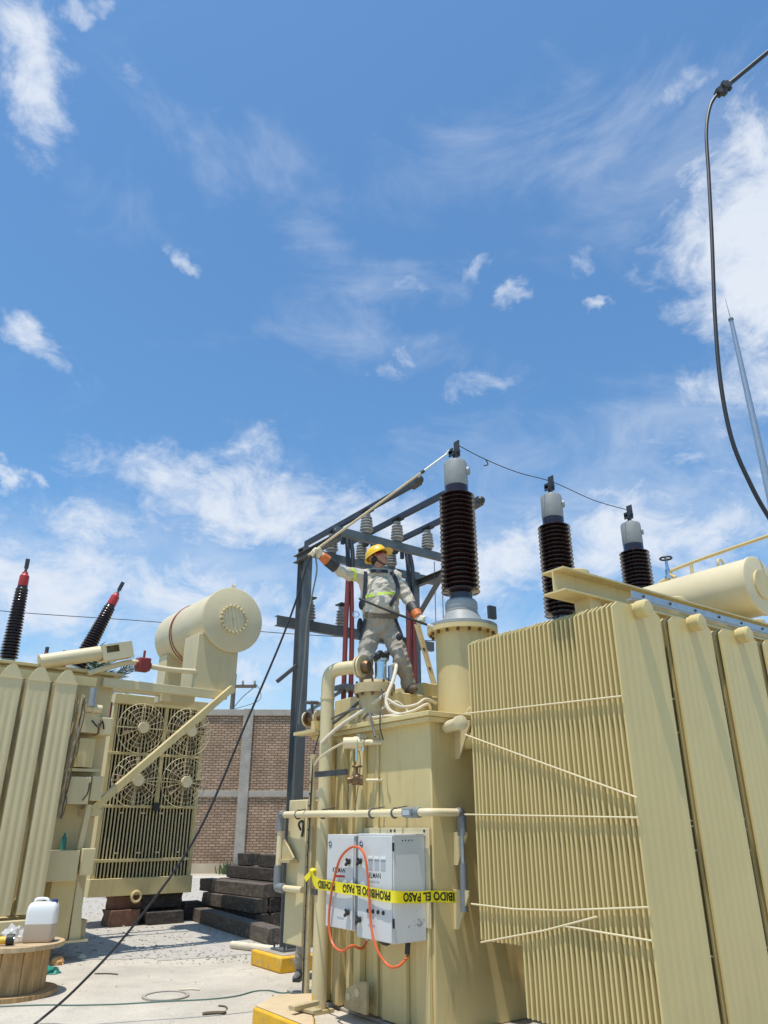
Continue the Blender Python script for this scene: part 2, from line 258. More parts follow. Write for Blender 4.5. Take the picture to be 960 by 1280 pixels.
# ------------------------------------------------------------------ mesh helpers
def frame_from(ax):
    z = Vector(ax).normalized(); x = Vector((1, 0, 0)) if abs(z.x) < .8 else Vector((0, 1, 0)); x = (x - z * x.dot(z)).normalized()
    return x, z.cross(x), z
class MB:
    def __init__(s): s.v = []; s.f = []
    def add(s, vs, fs):
        o = len(s.v); s.v += [tuple(v) for v in vs]; s.f += [tuple(i + o for i in f) for f in fs]; return s
    def box(s, x0, y0, z0, x1, y1, z1, M=None):
        vs = [Vector(p) for p in ((x0, y0, z0), (x1, y0, z0), (x1, y1, z0), (x0, y1, z0), (x0, y0, z1), (x1, y0, z1), (x1, y1, z1), (x0, y1, z1))]
        if M: vs = [M @ v for v in vs]
        return s.add(vs, [(0, 3, 2, 1), (4, 5, 6, 7), (0, 1, 5, 4), (1, 2, 6, 5), (2, 3, 7, 6), (3, 0, 4, 7)])
    def bar(s, p0, p1, w, h, up=(0, 0, 1)):
        p0, p1 = Vector(p0), Vector(p1); d = p1 - p0; L = d.length; d.normalize()
        y = Vector(up).cross(d)
        if y.length < 1e-4: y = Vector((0, 1, 0)).cross(d)
        y.normalize(); z = d.cross(y); M = Matrix((d, y, z)).transposed().to_4x4(); M.translation = p0
        return s.box(0, -w / 2, -h / 2, L, w / 2, h / 2, M)
    def cyl(s, p0, p1, r0, r1=None, n=16, caps=True):
        r1 = r0 if r1 is None else r1; p0, p1 = Vector(p0), Vector(p1); x, y, z = frame_from(p1 - p0)
        ring = [x * math.cos(2 * math.pi * i / n) + y * math.sin(2 * math.pi * i / n) for i in range(n)]
        vs = [p0 + c * r0 for c in ring] + [p1 + c * r1 for c in ring]
        fs = [(i, (i + 1) % n, n + (i + 1) % n, n + i) for i in range(n)]
        if caps: fs += [tuple(range(n - 1, -1, -1)), tuple(range(n, 2 * n))]
        return s.add(vs, fs)
    def tube(s, pts, r, n=8, closed=False):
        pts = [Vector(p) for p in pts]; k = len(pts); rs = r if isinstance(r, (list, tuple)) else [r] * k
        tg = [((pts[(i + 1) % k] - pts[i - 1]) if closed or 0 < i < k - 1 else (pts[1] - pts[0] if i == 0 else pts[-1] - pts[-2])).normalized() for i in range(k)]
        x, y, z = frame_from(tg[0]); vs = []
        for i in range(k):
            x = (x - tg[i] * x.dot(tg[i])).normalized(); y = tg[i].cross(x)
            vs += [pts[i] + (x * math.cos(2 * math.pi * j / n) + y * math.sin(2 * math.pi * j / n)) * rs[i] for j in range(n)]
        fs = [(i % k * n + j, i % k * n + (j + 1) % n, (i + 1) % k * n + (j + 1) % n, (i + 1) % k * n + j) for i in range(k if closed else k - 1) for j in range(n)]
        if not closed: fs += [tuple(range(n - 1, -1, -1)), tuple(range((k - 1) * n, k * n))]
        return s.add(vs, fs)
    def lathe(s, prof, o=(0, 0, 0), ax=(0, 0, 1), n=24):
        o = Vector(o); x, y, z = frame_from(ax); vs = []; fs = []
        for (r, h) in prof:
            vs += [o + z * h + (x * math.cos(2 * math.pi * j / n) + y * math.sin(2 * math.pi * j / n)) * max(r, 1e-4) for j in range(n)]
        for i in range(len(prof) - 1):
            fs += [(i * n + j, i * n + (j + 1) % n, (i + 1) * n + (j + 1) % n, (i + 1) * n + j) for j in range(n)]
        fs += [tuple(range(n - 1, -1, -1)), tuple(range((len(prof) - 1) * n, len(prof) * n))]
        return s.add(vs, fs)
    def ring(s, c, ax, Rr, r, n=28, m=6):
        x, y, z = frame_from(ax); c = Vector(c)
        return s.tube([c + (x * math.cos(2 * math.pi * i / n) + y * math.sin(2 * math.pi * i / n)) * Rr for i in range(n)], r, m, True)
    def prism(s, poly, M, h):
        k = len(poly); vs = [M @ Vector((p[0], p[1], 0)) for p in poly] + [M @ Vector((p[0], p[1], h)) for p in poly]
        return s.add(vs, [tuple(range(k - 1, -1, -1)), tuple(range(k, 2 * k))] + [(i, (i + 1) % k, k + (i + 1) % k, k + i) for i in range(k)])
    def ball(s, c, r, n=14, m=9, sc=(1, 1, 1), M=None):
        c = Vector(c); M = M or Matrix.Identity(3); vs = [c + M @ Vector((0, 0, -r * sc[2]))]; fs = []
        for i in range(1, m):
            t = math.pi * i / m
            vs += [c + M @ Vector((r * sc[0] * math.sin(t) * math.cos(2 * math.pi * j / n), r * sc[1] * math.sin(t) * math.sin(2 * math.pi * j / n), -r * sc[2] * math.cos(t))) for j in range(n)]
        vs.append(c + M @ Vector((0, 0, r * sc[2])))
        fs += [(0, 1 + (j + 1) % n, 1 + j) for j in range(n)]
        for i in range(m - 2): fs += [(1 + i * n + j, 1 + i * n + (j + 1) % n, 1 + (i + 1) * n + (j + 1) % n, 1 + (i + 1) * n + j) for j in range(n)]
        l = len(vs) - 1; fs += [(l, 1 + (m - 2) * n + j, 1 + (m - 2) * n + (j + 1) % n) for j in range(n)]
        return s.add(vs, fs)
    def capsule(s, p0, r0, p1, r1):
        p0, p1 = Vector(p0), Vector(p1); s.ball(p0, r0); s.ball(p1, r1)
        if (p1 - p0).length > 1e-4: s.cyl(p0, p1, r0, r1, 14)
        return s
    def mesh(s, name, m, angle=35):
        me = bpy.data.meshes.new(name); me.from_pydata(s.v, [], s.f); me.update()
        me.polygons.foreach_set('use_smooth', [True] * len(me.polygons)); me.set_sharp_from_angle(angle=R(angle))
        me.materials.append(MATS[m]); return me
    def build(s, name, m, parent=None, bev=0, angle=35):
        return inst(name, s.mesh(name, m, angle), parent, bev=bev)
def inst(name, me, parent=None, loc=None, rot=None, bev=0):
    o = bpy.data.objects.new(name, me); C.objects.link(o); o.parent = parent
    if loc is not None: o.location = loc
    if rot is not None: o.rotation_euler = rot
    if bev:
        b = o.modifiers.new('bevel', 'BEVEL'); b.width = bev; b.segments = 2; b.limit_method = 'ANGLE'; b.angle_limit = R(40); b.harden_normals = False
    return o
def tag(o, label, cat, group=None):
    o['label'] = label; o['category'] = cat
    if group: o['group'] = group
    return o
def thing(name, label, cat, loc=(0, 0, 0), rz=0, group=None):
    o = bpy.data.objects.new(name, None); C.objects.link(o); o.location = loc; o.rotation_euler = (0, 0, rz); o.empty_display_size = .2
    return tag(o, label, cat, group)
def struct(o, kind='structure'): o['kind'] = kind; return o
def smooth_path(pts, k=6):
    pts = [Vector(p) for p in pts]; out = []
    for i in range(len(pts) - 1):
        p0, p1, p2, p3 = pts[max(i - 1, 0)], pts[i], pts[i + 1], pts[min(i + 2, len(pts) - 1)]
        for j in range(k):
            t = j / k
            out.append(.5 * ((2 * p1) + (p2 - p0) * t + (2 * p0 - 5 * p1 + 4 * p2 - p3) * t * t + (3 * p1 - p0 - 3 * p2 + p3) * t ** 3))
    return out + [pts[-1]]
class Frame:
    def __init__(s, o, deg):
        s.o = Vector(o); s.r = R(deg); s.ex = Vector((math.cos(s.r), math.sin(s.r), 0)); s.ey = Vector((-math.sin(s.r), math.cos(s.r), 0))
    def w(s, x, y, z): return s.o + s.ex * x + s.ey * y + Vector((0, 0, z))
    def l(s, P): d = Vector(P) - s.o; return Vector((d.dot(s.ex), d.dot(s.ey), d.z))
    def hit(s, u, v, ax, val):
        d = ray(u, v); o = Vector((0, 0, EYE)) - s.o; e = (s.ex, s.ey, Vector((0, 0, 1)))[ax]
        return s.l(Vector((0, 0, EYE)) + d * ((val - o.dot(e)) / d.dot(e)))
def text_verts(txt, size, off=.032):
    cu = bpy.data.curves.new('txt', 'FONT'); cu.body = txt; cu.size = size; cu.resolution_u = 3; cu.offset = size * off
    o = bpy.data.objects.new('txt', cu); C.objects.link(o); dg = bpy.context.evaluated_depsgraph_get(); me = bpy.data.meshes.new_from_object(o.evaluated_get(dg))
    bm = bmesh.new(); bm.from_mesh(me); bmesh.ops.triangulate(bm, faces=bm.faces); vs = [v.co.copy() for v in bm.verts]; fs = [tuple(v.index for v in f.verts) for f in bm.faces]
    bm.free(); bpy.data.objects.remove(o); bpy.data.curves.remove(cu); bpy.data.meshes.remove(me)
    return vs, fs
def evaluated_mesh(o):
    dg = bpy.context.evaluated_depsgraph_get(); return bpy.data.meshes.new_from_object(o.evaluated_get(dg))

FM = Frame((.431, 7.17, 0), 36)      # main transformer
FS = Frame((-1.2, 10.65, 0), 36)     # switch structure
FL = Frame((-5.02, 14.2, 0), 38)     # second transformer

# ------------------------------------------------------------------ setting
g = MB().add([(-400, -60, 0), (400, -60, 0), (400, 900, 0), (-400, 900, 0)], [(0, 1, 2, 3)]).build('ground', 'ground'); struct(g)
# brick boundary wall
def boundary_wall():
    t = thing('boundary_wall', 'tall brick boundary wall with concrete columns behind the timber pile', 'wall', (-5.35, 30.1, 0), R(1.5))
    x0, x1 = -22.5, 27
    MB().box(x0, 0, .34, x1, .14, 5.62).build('brickwork', 'brick', t)
    MB().box(x0, -.06, 0, x1, .2, .34).build('plinth', 'plinth_tan', t)
    MB().box(x0, -.05, 2.62, x1, .19, 2.84).build('tie_beam', 'coping', t, .01)
    MB().box(x0, -.06, 5.62, x1, .2, 5.86).build('coping', 'coping', t, .01)
    cm = MB().box(-.19, -.10, 0, .19, .24, 5.885).mesh('column', 'concrete_grey')
    for k in range(-4, 6): inst('column', cm, t, (k * 5.1, 0, 0), bev=.012)
boundary_wall()
# gravel strip by the timbers
gm = MB()
def disc_sheet(pts, z): return MB().add([(x, y, z) for x, y in pts], [tuple(range(len(pts)))])
V_ = lambda p: Vector((p[0], p[1]))
pb = []
for u, v in ((-40, 1165), (60, 1195), (150, 1200), (260, 1198), (340, 1192), (352, 1165), (352, 1135), (352, 1112), (290, 1098), (120, 1098), (-40, 1120)):
    p = on_ground(u, v); pb.append((p.x, p.y))
pq = []
for i_ in range(len(pb)):
    a_, b_ = V_(pb[i_]), V_(pb[(i_ + 1) % len(pb)])
    for k_ in range(14):
        q_ = a_.lerp(b_, k_ / 14); n_ = noise.noise(Vector((q_.x * 1.7, q_.y * 1.7, 0))) * .32 + noise.noise(Vector((q_.x * 6, q_.y * 6, 3))) * .12; pq.append((q_.x + n_, q_.y + n_ * 1.2))
pb = pq
struct(disc_sheet(pb, .004).build('gravel_bed', 'gravel'))
rs = random.Random(3)
ico = bmesh.new(); bmesh.ops.create_icosphere(ico, subdivisions=1, radius=1); icv = [v.co.copy() for v in ico.verts]; icf = [tuple(v.index for v in f.verts) for f in ico.faces]; ico.free()
gm = MB()
for i in range(2300):
    u, v = rs.uniform(-30, 352), 1098 + 108 * rs.random() ** 1.3
    if i > 2260: u, v = rs.uniform(0, 380), rs.uniform(1190, 1280)
    p = on_ground(u, v); s = rs.uniform(.006, .02) * (1 if v < 1200 else .55)
    q = Matrix.Rotation(rs.uniform(0, 6), 3, 'Z'); sc = (s * rs.uniform(.7, 1.3), s * rs.uniform(.7, 1.3), s * rs.uniform(.4, .8))
    gm.add([q @ Vector((c.x * sc[0], c.y * sc[1], c.z * sc[2])) + Vector((p.x, p.y, sc[2] * .5 + .004)) for c in icv], icf)
pb_ = gm.build('pebbles', 'gravel', angle=80); struct(pb_, 'stuff'); pb_['label'] = 'loose grey gravel scattered round the timber pile'; pb_['category'] = 'gravel'

# ------------------------------------------------------------------ main transformer
T = thing('power_transformer', 'large cream power transformer with finned radiators, the worker standing on its lid', 'transformer', FM.o, FM.r)
MB().box(0, 0, .032, 5.4, 1.95, 2.545).build('tank', 'cream', T, .012)
MB().box(-.075, -.075, 2.50, 5.475, 2.025, 2.542).build('tank_flange', 'cream', T, .004)
MB().box(-.10, -.10, 2.545, 5.50, 2.05, 2.59).build('lid', 'cream', T, .006)
MB().box(.06, .86, 2.59, 5.2, 1.78, 2.92).build('cover_box', 'cream', T, .01)
MB().box(.74, 1.0, 2.92, 5.0, 1.7, 3.09).build('cover_box', 'cream', T, .01)
for y0, y1, z1, d in ((.04, .23, 1.42, .035), (.35, .70, 1.42, .05), (.80, .86, 2.46, .03), (1.02, 1.13, 2.46, .07), (1.22, 1.28, 2.46, .05), (1.36, 1.46, 2.46, .08), (1.62, 1.78, 2.46, .06)):
    MB().box(-d, y0, .04, -.001, y1, z1).build('stiffener', 'cream', T, .008)
# lifting foot on the tank's side
fm = MB().prism([(0, 0), (.36, 0), (.33, .16), (.06, .25), (0, .25)], Matrix(((0, 0, 1, -.16), (1, 0, 0, .78), (0, 1, 0, .07), (0, 0, 0, 1))), .03)
jf = fm.build('jacking_foot', 'cream_worn', T, .004)
MB().cyl((-.17, .92, .22), (-.12, .92, .22), .035).cyl((-.17, 1.06, .17), (-.12, 1.06, .17), .03).build('boss', 'cream_light', jf)
# gussets on the face that carries the radiators
for x, z, k in ((.3, 2.18, 1), (.24, 1.28, .8), (.22, .78, .9), (2.2, 2.18, 1)):
    M_ = Matrix(((0, 0, 1, x), (-1, 0, 0, 0), (0, 1, 0, z), (0, 0, 0, 1)))
    MB().prism([(0, 0), (.05, 0), (.22 * k, .3 * k), (.22 * k, .34 * k), (0, .34 * k)], M_, .02).build('gusset', 'cream_pale', T)
# radiators: each fin its own mesh object
def fin_mesh(name, w, z0, z1, fl, t0, t1, m, gable=0, shoulder=.05):
    nx = fl * 6 + 1; rows = [(z0, 0), (z0 + .05, 0), (z0 + .14, 1), (z1 - .30, 1), (z1 - .16, .55), (z1 - .07, 0), (z1, 0)]
    if gable: rows = [(z0, 0), (z0 + .05, 0), (z0 + .16, 1), (z1 - .75, 1), (z1 - .45, .3), (z1 - .26, 0), (z1 - .2, 0), (z1, 0)]
    vs = []; nr = len(rows)
    for side in (-1, 1):
        for ri, (z, k) in enumerate(rows):
            for i in range(nx):
                u = i / (nx - 1); f = .5 - .5 * math.cos(u * fl * 2 * math.pi); f = f ** .6
                if i in (0, nx - 1): f = 0
                e = min(u, 1 - u); zz = z; x = u * w
                if ri == nr - 1:
                    if gable: x = w * (.5 + (u - .5) * .30); zz = z - .03 * abs(u - .5)
                    else: zz = z - max(0, (.12 - e) / .12) * shoulder
                bulge = .03 * math.sin(math.pi * min(1, max(0, (z1 - z) / .2))) if gable and z > z1 - .21 else 0
                vs.append((x, side * (t0 + (t1 - t0) * f * k + bulge), zz))
    fs = []; h = nr * nx
    for r in range(nr - 1):
        for i in range(nx - 1):
            a = r * nx + i; fs.append((a, a + 1, a + nx + 1, a + nx)); a += h; fs.append((a, a + nx, a + nx + 1, a + 1))
        a = r * nx; fs.append((a, a + nx, a + nx + h, a + h)); a = r * nx + nx - 1; fs.append((a, a + h, a + nx + h, a + nx))
    for i in range(nx - 1):
        fs.append((i, i + h, i + 1 + h, i + 1)); a = (nr - 1) * nx + i; fs.append((a, a + 1, a + 1 + h, a + h))
    me = MB().add(vs, fs).mesh(name, m, 50); return me
NF, FW, FP, Y_END = 36, .605, .0466, -2.12
fin_full = fin_mesh('fin', FW, .30, 3.2, 7, .0085, .0125, 'cream_fin')
fin_short = fin_mesh('fin', FW, .76, 3.2, 7, .0085, .0125, 'cream_fin')
rf = random.Random(5)
for k in range(6):
    x0 = .08 + k * .727; cx = x0 + FW / 2
    m = MB().lathe([(.06, 0), (.06, 1.70), (.07, 1.70), (.07, 1.775), (.055, 1.79), (.0, 1.792)], (cx, -.45, 3.165), (0, -1, 0), 20)
    m.tube(smooth_path([(cx, -.452, 3.165), (cx, -.33, 3.12), (cx, -.26, 2.9), (cx, -.26, 2.5), (cx, -.2, 2.36), (cx, .02, 2.33)]), .07, 14)
    rad = m.build('radiator', 'cream_fin', T); m = MB()
    m.lathe([(.05, 0), (.05, 1.55 if k else .9), (.0, 1.56 if k else .91)], (cx, -.45 if k else -1.1, .35), (0, -1, 0), 16)
    m.tube([(cx, -.45 if k else -1.1, .35), (cx, .02 if k else -1.05, .35)], .05, 12)
    m.build('lower_header', 'cream_fin', rad)
    for j in range(NF):
        o = inst('fin', fin_short if (k == 0 and j >= NF - 10) else fin_full, rad, (x0 + rf.uniform(-.002, .002), Y_END + j * FP + rf.uniform(-.004, .004), rf.uniform(-.004, .004)))
    if k < 5:
        for z in (2.55, 2.25, 1.66, 1.6, 1.42, .78):
            MB().cyl((x0 + FW - .03, -2.06, z), (x0 + .727 + .03, -2.06, z + rf.uniform(-.03, .03)), .006, n=8).build('spacer_rod', 'cream_light', rad)
# tie rods along the fin edges
for pts in ([(-.426, 2.534), (-2.13, 2.472)], [(-.414, 2.354), (-2.15, 1.781)], [(-.372, 1.693), (-2.14, 1.654)], [(-.408, 1.01), (-.9, 1.008), (-1.376, 1.036), (-2.138, 1.111)], [(-.504, .744), (-1.204, .892), (-1.7, 1.021)], [(-1.401, .936), (-2.13, .918)]):
    MB().tube([(.062, y, z) for y, z in pts], .0075, 6).build('tie_rod', 'cream_light', T)
MB().lathe([(.055, 0), (.055, .3), (.065, .3), (.065, .36), (.03, .37), (0, .371)], (.17, -.05, 2.46), (-.35, -.94, 0)).build('header_stub', 'cream_light', T)
# walking beam over the radiators
bm_ = MB(); bx0, bx1 = .0, 4.6
bm_.box(bx0, -1.76, 3.36, bx1, -1.52, 3.376).box(bx0, -1.76, 3.545, bx1, -1.52, 3.561).box(bx0, -1.648, 3.376, bx1, -1.632, 3.545)
beam = bm_.build('beam', 'cream', T)
for x in (.34, 1.76, 3.18): MB().lathe([(.12, 0), (.12, .045), (.105, .055), (0, .056)], (x, -1.6, 3.563), n=24).build('pad', 'cream', beam)
for k in range(6): MB().box(.08 + k * .727 + .26, -1.72, 3.24, .08 + k * .727 + .4, -1.56, 3.36).build('bracket', 'cream', beam)
MB().box(.36, -2.125, 3.27, 4.6, -2.115, 3.325).box(.36, -2.115, 3.255, 4.6, -2.06, 3.265).build('strut_channel', 'galvanised', T)
for k in range(12): MB().cyl((.5 + k * .36, -2.124, 3.30), (.5 + k * .36, -2.134, 3.30), .012, n=8).build('bolt', 'dark_metal', T)
# bushings on turrets
tur = MB().lathe([(.30, 2.59), (.30, 3.56), (.39, 3.56), (.39, 3.61), (.30, 3.61)], n=40).mesh('turret', 'cream')
tb = MB()
for i in range(18):
    a = 2 * math.pi * i / 18; c = Vector((math.cos(a) * .35, math.sin(a) * .35, 0)); tb.cyl(c + Vector((0, 0, 3.525)), c + Vector((0, 0, 3.65)), .018, n=6)
tb = tb.mesh('bolt_circle', 'brass')
tpl = MB().lathe([(.39, 3.612), (.39, 3.645), (.33, 3.65), (.26, 3.652), (.24, 3.69), (.18, 3.80), (.182, 3.81), (.178, 3.83)], n=36).mesh('mounting_flange', 'grey_casting')
tco = MB().lathe([(.178, 3.83), (.184, 3.85), (.18, 3.92), (.16, 3.945), (.145, 3.95)], n=36).mesh('collar', 'pale_casting')
prof = [(.13, 3.94), (.132, 4.02)]
ns = 22; z0, z1 = 4.03, 5.27; dz = (z1 - z0) / ns
for i in range(ns):
    z = z0 + i * dz; rr = .222 - .012 * i / ns; prof += [(.145, z), (rr - .01, z + dz * .18), (rr, z + dz * .30), (rr - .006, z + dz * .42), (.16, z + dz * .72), (.145, z + dz * .8)]
prof += [(.142, 5.28), (.142, 5.36)]
tpo = MB().lathe(prof, n=36).mesh('porcelain', 'porcelain')
tca = MB().lathe([(.12, 5.36), (.138, 5.362), (.144, 5.38), (.142, 5.66), (.134, 5.69), (.07, 5.70), (.06, 5.73), (.0, 5.731)], n=32).mesh('cap', 'grey_casting')
tgl = MB().lathe([(.05, 0), (.05, .03), (.036, .032), (.03, .015), (0, .016)], (.082, -.112, 5.56), (.6, -.8, 0), n=18).mesh('oil_gauge', 'pale_casting')
trm = MB().cyl((0, 0, 5.73), (0, 0, 5.80), .03).box(-.075, -.03, 5.79, .06, .03, 5.83).box(-.075, -.035, 5.76, -.055, .035, 5.86).box(.025, -.045, 5.80, .04, .045, 6.0).box(.0, -.04, 5.83, .055, .04, 5.87).mesh('terminal', 'dark_metal')
for k in range(3):
    lx = .904 + 1.7 * k; ly = .493
    t_ = inst('turret', tur, T, (lx, ly, 0)); struct(inst('bolt_circle', tb, t_), 'stuff')
    b_ = inst('bushing', tpo, T, (lx, ly, 0))
    for nm, me in (('mounting_flange', tpl), ('collar', tco), ('cap', tca), ('oil_gauge', tgl), ('terminal', trm)): inst(nm, me, b_)
MB().box(.92, .06, 3.66, 1.02, .1, 3.80).build('tag_plate', 'dark_metal', T)
for x, y in ((.66, .14), (1.55, .2), (2.2, -.02)): MB().ring((x, y, 2.65), (1, .3, 0), .05, .014, 16, 6).build('lifting_eye', 'cream_light', T)
# conservator at the far end
cn = MB().lathe([(0, 0), (.30, .0), (.335, .012), (.335, .05), (.325, .05), (.325, 1.55), (.28, 1.62), (0, 1.63)], (3.42, -1.66, 4.05), (0, 1, 0), 40).build('conservator', 'cream_light', T)
MB().lathe([(0, -.02), (.17, -.02), (.17, 0), (0, .001)], (3.42, -1.66, 4.05), (0, 1, 0), 24).build('end_cover', 'cream', cn)
MB().box(3.2, -1.3, 3.58, 3.64, -1.2, 3.8).box(3.2, -.4, 3.0, 3.64, -.3, 3.8).build('saddle', 'cream', cn)
MB().tube(smooth_path([(3.45, -.62, 4.42), (3.45, -.55, 4.5), (3.45, -.75, 4.53), (3.45, -1.2, 4.56), (3.45, -2.6, 4.62)]), .022, 8).cyl((3.45, -.85, 4.3), (3.45, -.85, 4.53), .02).build('vent_pipe', 'cream', cn)
MB().ring((3.4, -1.25, 4.4), (0, 1, 0), .06, .014, 16, 6).build('lifting_eye', 'cream', cn)
vv = MB().lathe([(.05, 0), (.05, .03), (.03, .03), (.035, .10), (.03, .12), (.02, .14), (.018, .27), (.0, .28)], (3.45, -.53, 4.42), n=14).build('valve', 'chrome', cn)
MB().ring((3.45, -.53, 4.69), (0, 0, 1), .07, .012, 18, 6).bar((3.39, -.53, 4.69), (3.51, -.53, 4.69), .012, .01).build('handwheel', 'black_rubber', vv)
MB().tube(smooth_path([(3.45, -.53, 4.43), (3.45, -.36, 4.36), (3.45, -.3, 4.1), (3.45, -.2, 3.2), (3.45, .9, 3.15)]), .03, 8).build('drain_pipe', 'cream', cn)

# oil pipe on the near side with its elbow over the lid
pp = smooth_path([(-.25, 1.43, .0), (-.25, 1.43, 1.5), (-.25, 1.43, 2.95)], 4) + smooth_path([(-.25, 1.43, 3.0), (-.243, 1.415, 3.12), (-.20, 1.36, 3.175), (-.12, 1.24, 3.19), (-.04, 1.12, 3.19)], 5)
op = MB().tube(pp, .072, 22).build('oil_pipe', 'cream_pale', T)
d_ = (.42, -.9, 0)
MB().lathe([(.115, 0), (.115, .022), (.08, .022), (.08, .036), (.115, .036), (.115, .058)], (-.055, 1.145, 3.19), d_, 24).build('flange', 'cream_pale', op)
MB().lathe([(.078, 0), (.078, .03)], (-.25, 1.43, 2.86), n=22).build('weld_ring', 'cream_pale', op)
MB().box(-.36, 1.33, .0, -.14, 1.55, .03).build('foot_plate', 'cream_worn', op)
MB().lathe([(.07, 0), (.075, .05), (.06, .08)], (-.01, 1.11, 3.19), d_, 20).build('coupling', 'brass', T)
# raised oil outlet under the pump
MB().lathe([(.17, 2.59), (.17, 2.90), (.22, 2.90), (.22, 2.94), (.22, 3.0), (.17, 3.0), (.15, 3.04), (0, 3.041)], (.10, 1.04, 0), n=28).build('outlet_neck', 'cream_worn', T)
MB().box(.07, .855, 2.592, .13, .875, 2.90).build('neck_rib', 'cream_worn', T)
ob = MB()
for i in range(10):
    a = 2 * math.pi * i / 10 + .2; ob.cyl((.10 + .195 * math.cos(a), 1.04 + .195 * math.sin(a), 2.87), (.10 + .195 * math.cos(a), 1.04 + .195 * math.sin(a), 3.03), .014, n=6)
struct(ob.build('bolt_circle', 'brass', T), 'stuff')
# chrome flow indicator strapped on the neck
fi = MB().lathe([(.075, 0), (.075, .03), (.065, .03), (.065, .20), (.078, .21), (.078, .24), (.05, .25), (0, .251)], (.15, 1.0, 3.045), n=20).build('flow_indicator', 'chrome', T)
MB().tube(smooth_path([(.05, .98, 3.26), (.08, .92, 3.33), (.13, .92, 3.30), (.19, .94, 3.34), (.23, 1.0, 3.28)]), .025, 8).ball((.07, .94, 3.3), .04).ball((.18, .93, 3.33), .035).build('clamp', 'black_rubber', fi)
MB().lathe([(.04, 0), (.04, .16), (0, .161)], (.25, .94, 3.045), (0, 0, 1), 14).build('bottle', 'galvanised', fi)
# small gate valve and plate beyond the pipe
gv = MB().lathe([(.075, 0), (.075, .03), (.04, .035), (.05, .08), (.04, .125), (.075, .13), (.075, .16), (.03, .16), (.03, .3)], (-.1, 2.12, 2.74), (.3, -.95, 0), 18).build('gate_valve', 'brass', T)
MB().cyl((-.08, 2.04, 2.76), (-.08, 2.04, 2.92), .018).ring((-.08, 2.04, 2.92), (0, 0, 1), .075, .012, 18, 6).bar((-.15, 2.04, 2.92), (-.01, 2.04, 2.92), .014, .01).build('handwheel', 'steel_dark', gv)
MB().lathe([(.082, 0), (.082, .018)], (-.1, 2.13, 2.74), (.3, -.95, 0), 18).lathe([(.082, 0), (.082, .018)], (-.05, 1.97, 2.74), (.3, -.95, 0), 18).build('flange', 'cream_light', gv)
MB().box(-.22, 1.72, 2.555, -.1, 2.2, 2.59).cyl((-.08, 1.95, 2.59), (-.08, 1.95, 2.70), .05).build('shelf_plate', 'cream', T)
# relief device, sampling valve
rv = MB().lathe([(.05, 0), (.056, .01), (.056, .10), (.062, .11), (.062, .14), (.052, .15), (.052, .20), (.03, .22), (.022, .4)], (-.30, 1.02, 2.375), (.78, -.62, .02), 20).build('relief_device', 'cream_light', T)
MB().tube(smooth_path([(-.30, 1.03, 2.375), (-.34, 1.2, 2.32), (-.38, 1.36, 2.24), (-.39, 1.42, 2.18)]), .012, 8).build('tube', 'cream_light', rv)
MB().box(-.2, .86, 2.42, -.12, .93, 2.46).cyl((-.14, .9, 2.30), (-.14, .9, 2.46), .02).cyl((-.2, .93, 2.2), (-.2, .93, 2.36), .012).build('fitting', 'chrome', rv)
sv = MB().lathe([(.03, 0), (.03, .04), (.045, .045), (.045, .1), (.035, .11), (.05, .12), (.05, .15)], (-.26, .99, 2.02), (.78, -.62, 0), 14).ball((-.19, .93, 2.03), .055).build('sampling_valve', 'brass', T)
MB().cyl((-.19, .93, 2.05), (-.19, .93, 2.15), .012).ring((-.19, .93, 2.15), (0, 0, 1), .045, .01, 14, 6).bar((-.24, .93, 2.15), (-.14, .93, 2.15), .012, .012).build('handwheel', 'brass', sv)
MB().bar((-.26, 1.00, 2.10), (-.42, 1.36, 2.085), .012, .055).build('lever', 'dark_metal', sv)
MB().cyl((-.12, .87, 2.02), (0, .77, 2.02), .014).build('pipe', 'cream_light', sv); MB().cyl((-.1, .85, 2.375), (0, .77, 2.375), .02).build('pipe', 'cream_light', rv)
MB().tube(smooth_path([(-.18, .92, 2.3), (-.2, .86, 2.2), (-.19, .9, 2.0), (-.2, .95, 1.72)]), .005, 6).tube([(-.18, 1.1, 1.98), (-.18, 1.1, 1.74)], .006, 6).build('capillary', 'steel_dark', T)
# conduit run round the tank at head height
ZC = 1.712
cd = MB().tube(smooth_path([(-.37, 2.08, ZC), (-.38, 1.6, ZC), (-.375, 1.32, ZC), (-.32, 1.18, ZC), (-.20, 1.0, ZC), (-.15, .8, ZC), (-.15, .4, ZC), (-.15, .06, ZC)], 5), .034, 14).tube(smooth_path([(-.15, .06, ZC), (-.145, -.06, ZC), (-.08, -.125, ZC), (.05, -.13, ZC)], 4), .034, 14).tube([(.05, -.13, ZC), (.20, -.13, ZC)], .034, 14).build('conduit', 'cream_light', T)
MB().tube([(-.152, .20, ZC), (-.152, -.02, ZC)], .046, 14).box(-.21, .04, ZC - .035, -.15, .18, ZC + .035).build('conduit_body', 'grey_conduit', cd, .008)
MB().box(-.214, .06, ZC - .022, -.21, .16, ZC + .022).build('cover_plate', 'label_grey', cd)
MB().tube(smooth_path([(.18, -.13, ZC + .002), (.225, -.13, ZC - .004), (.235, -.13, ZC - .04), (.235, -.13, ZC - .19)], 5), .042, 14).build('elbow', 'grey_conduit', cd)
MB().tube([(.235, -.13, ZC - .19), (.235, -.12, .98)], .02, 10).build('flexible_conduit', 'galvanised', cd)
MB().tube([(.235, -.125, 1.30), (.235, -.12, .92)], .034, 12).build('sleeve', 'grey_conduit', cd)
MB().tube(smooth_path([(-.37, 2.03, ZC), (-.37, 2.10, ZC), (-.37, 2.12, ZC - .05), (-.37, 2.12, ZC - .16)], 5), .045, 14).build('elbow', 'grey_conduit', cd)
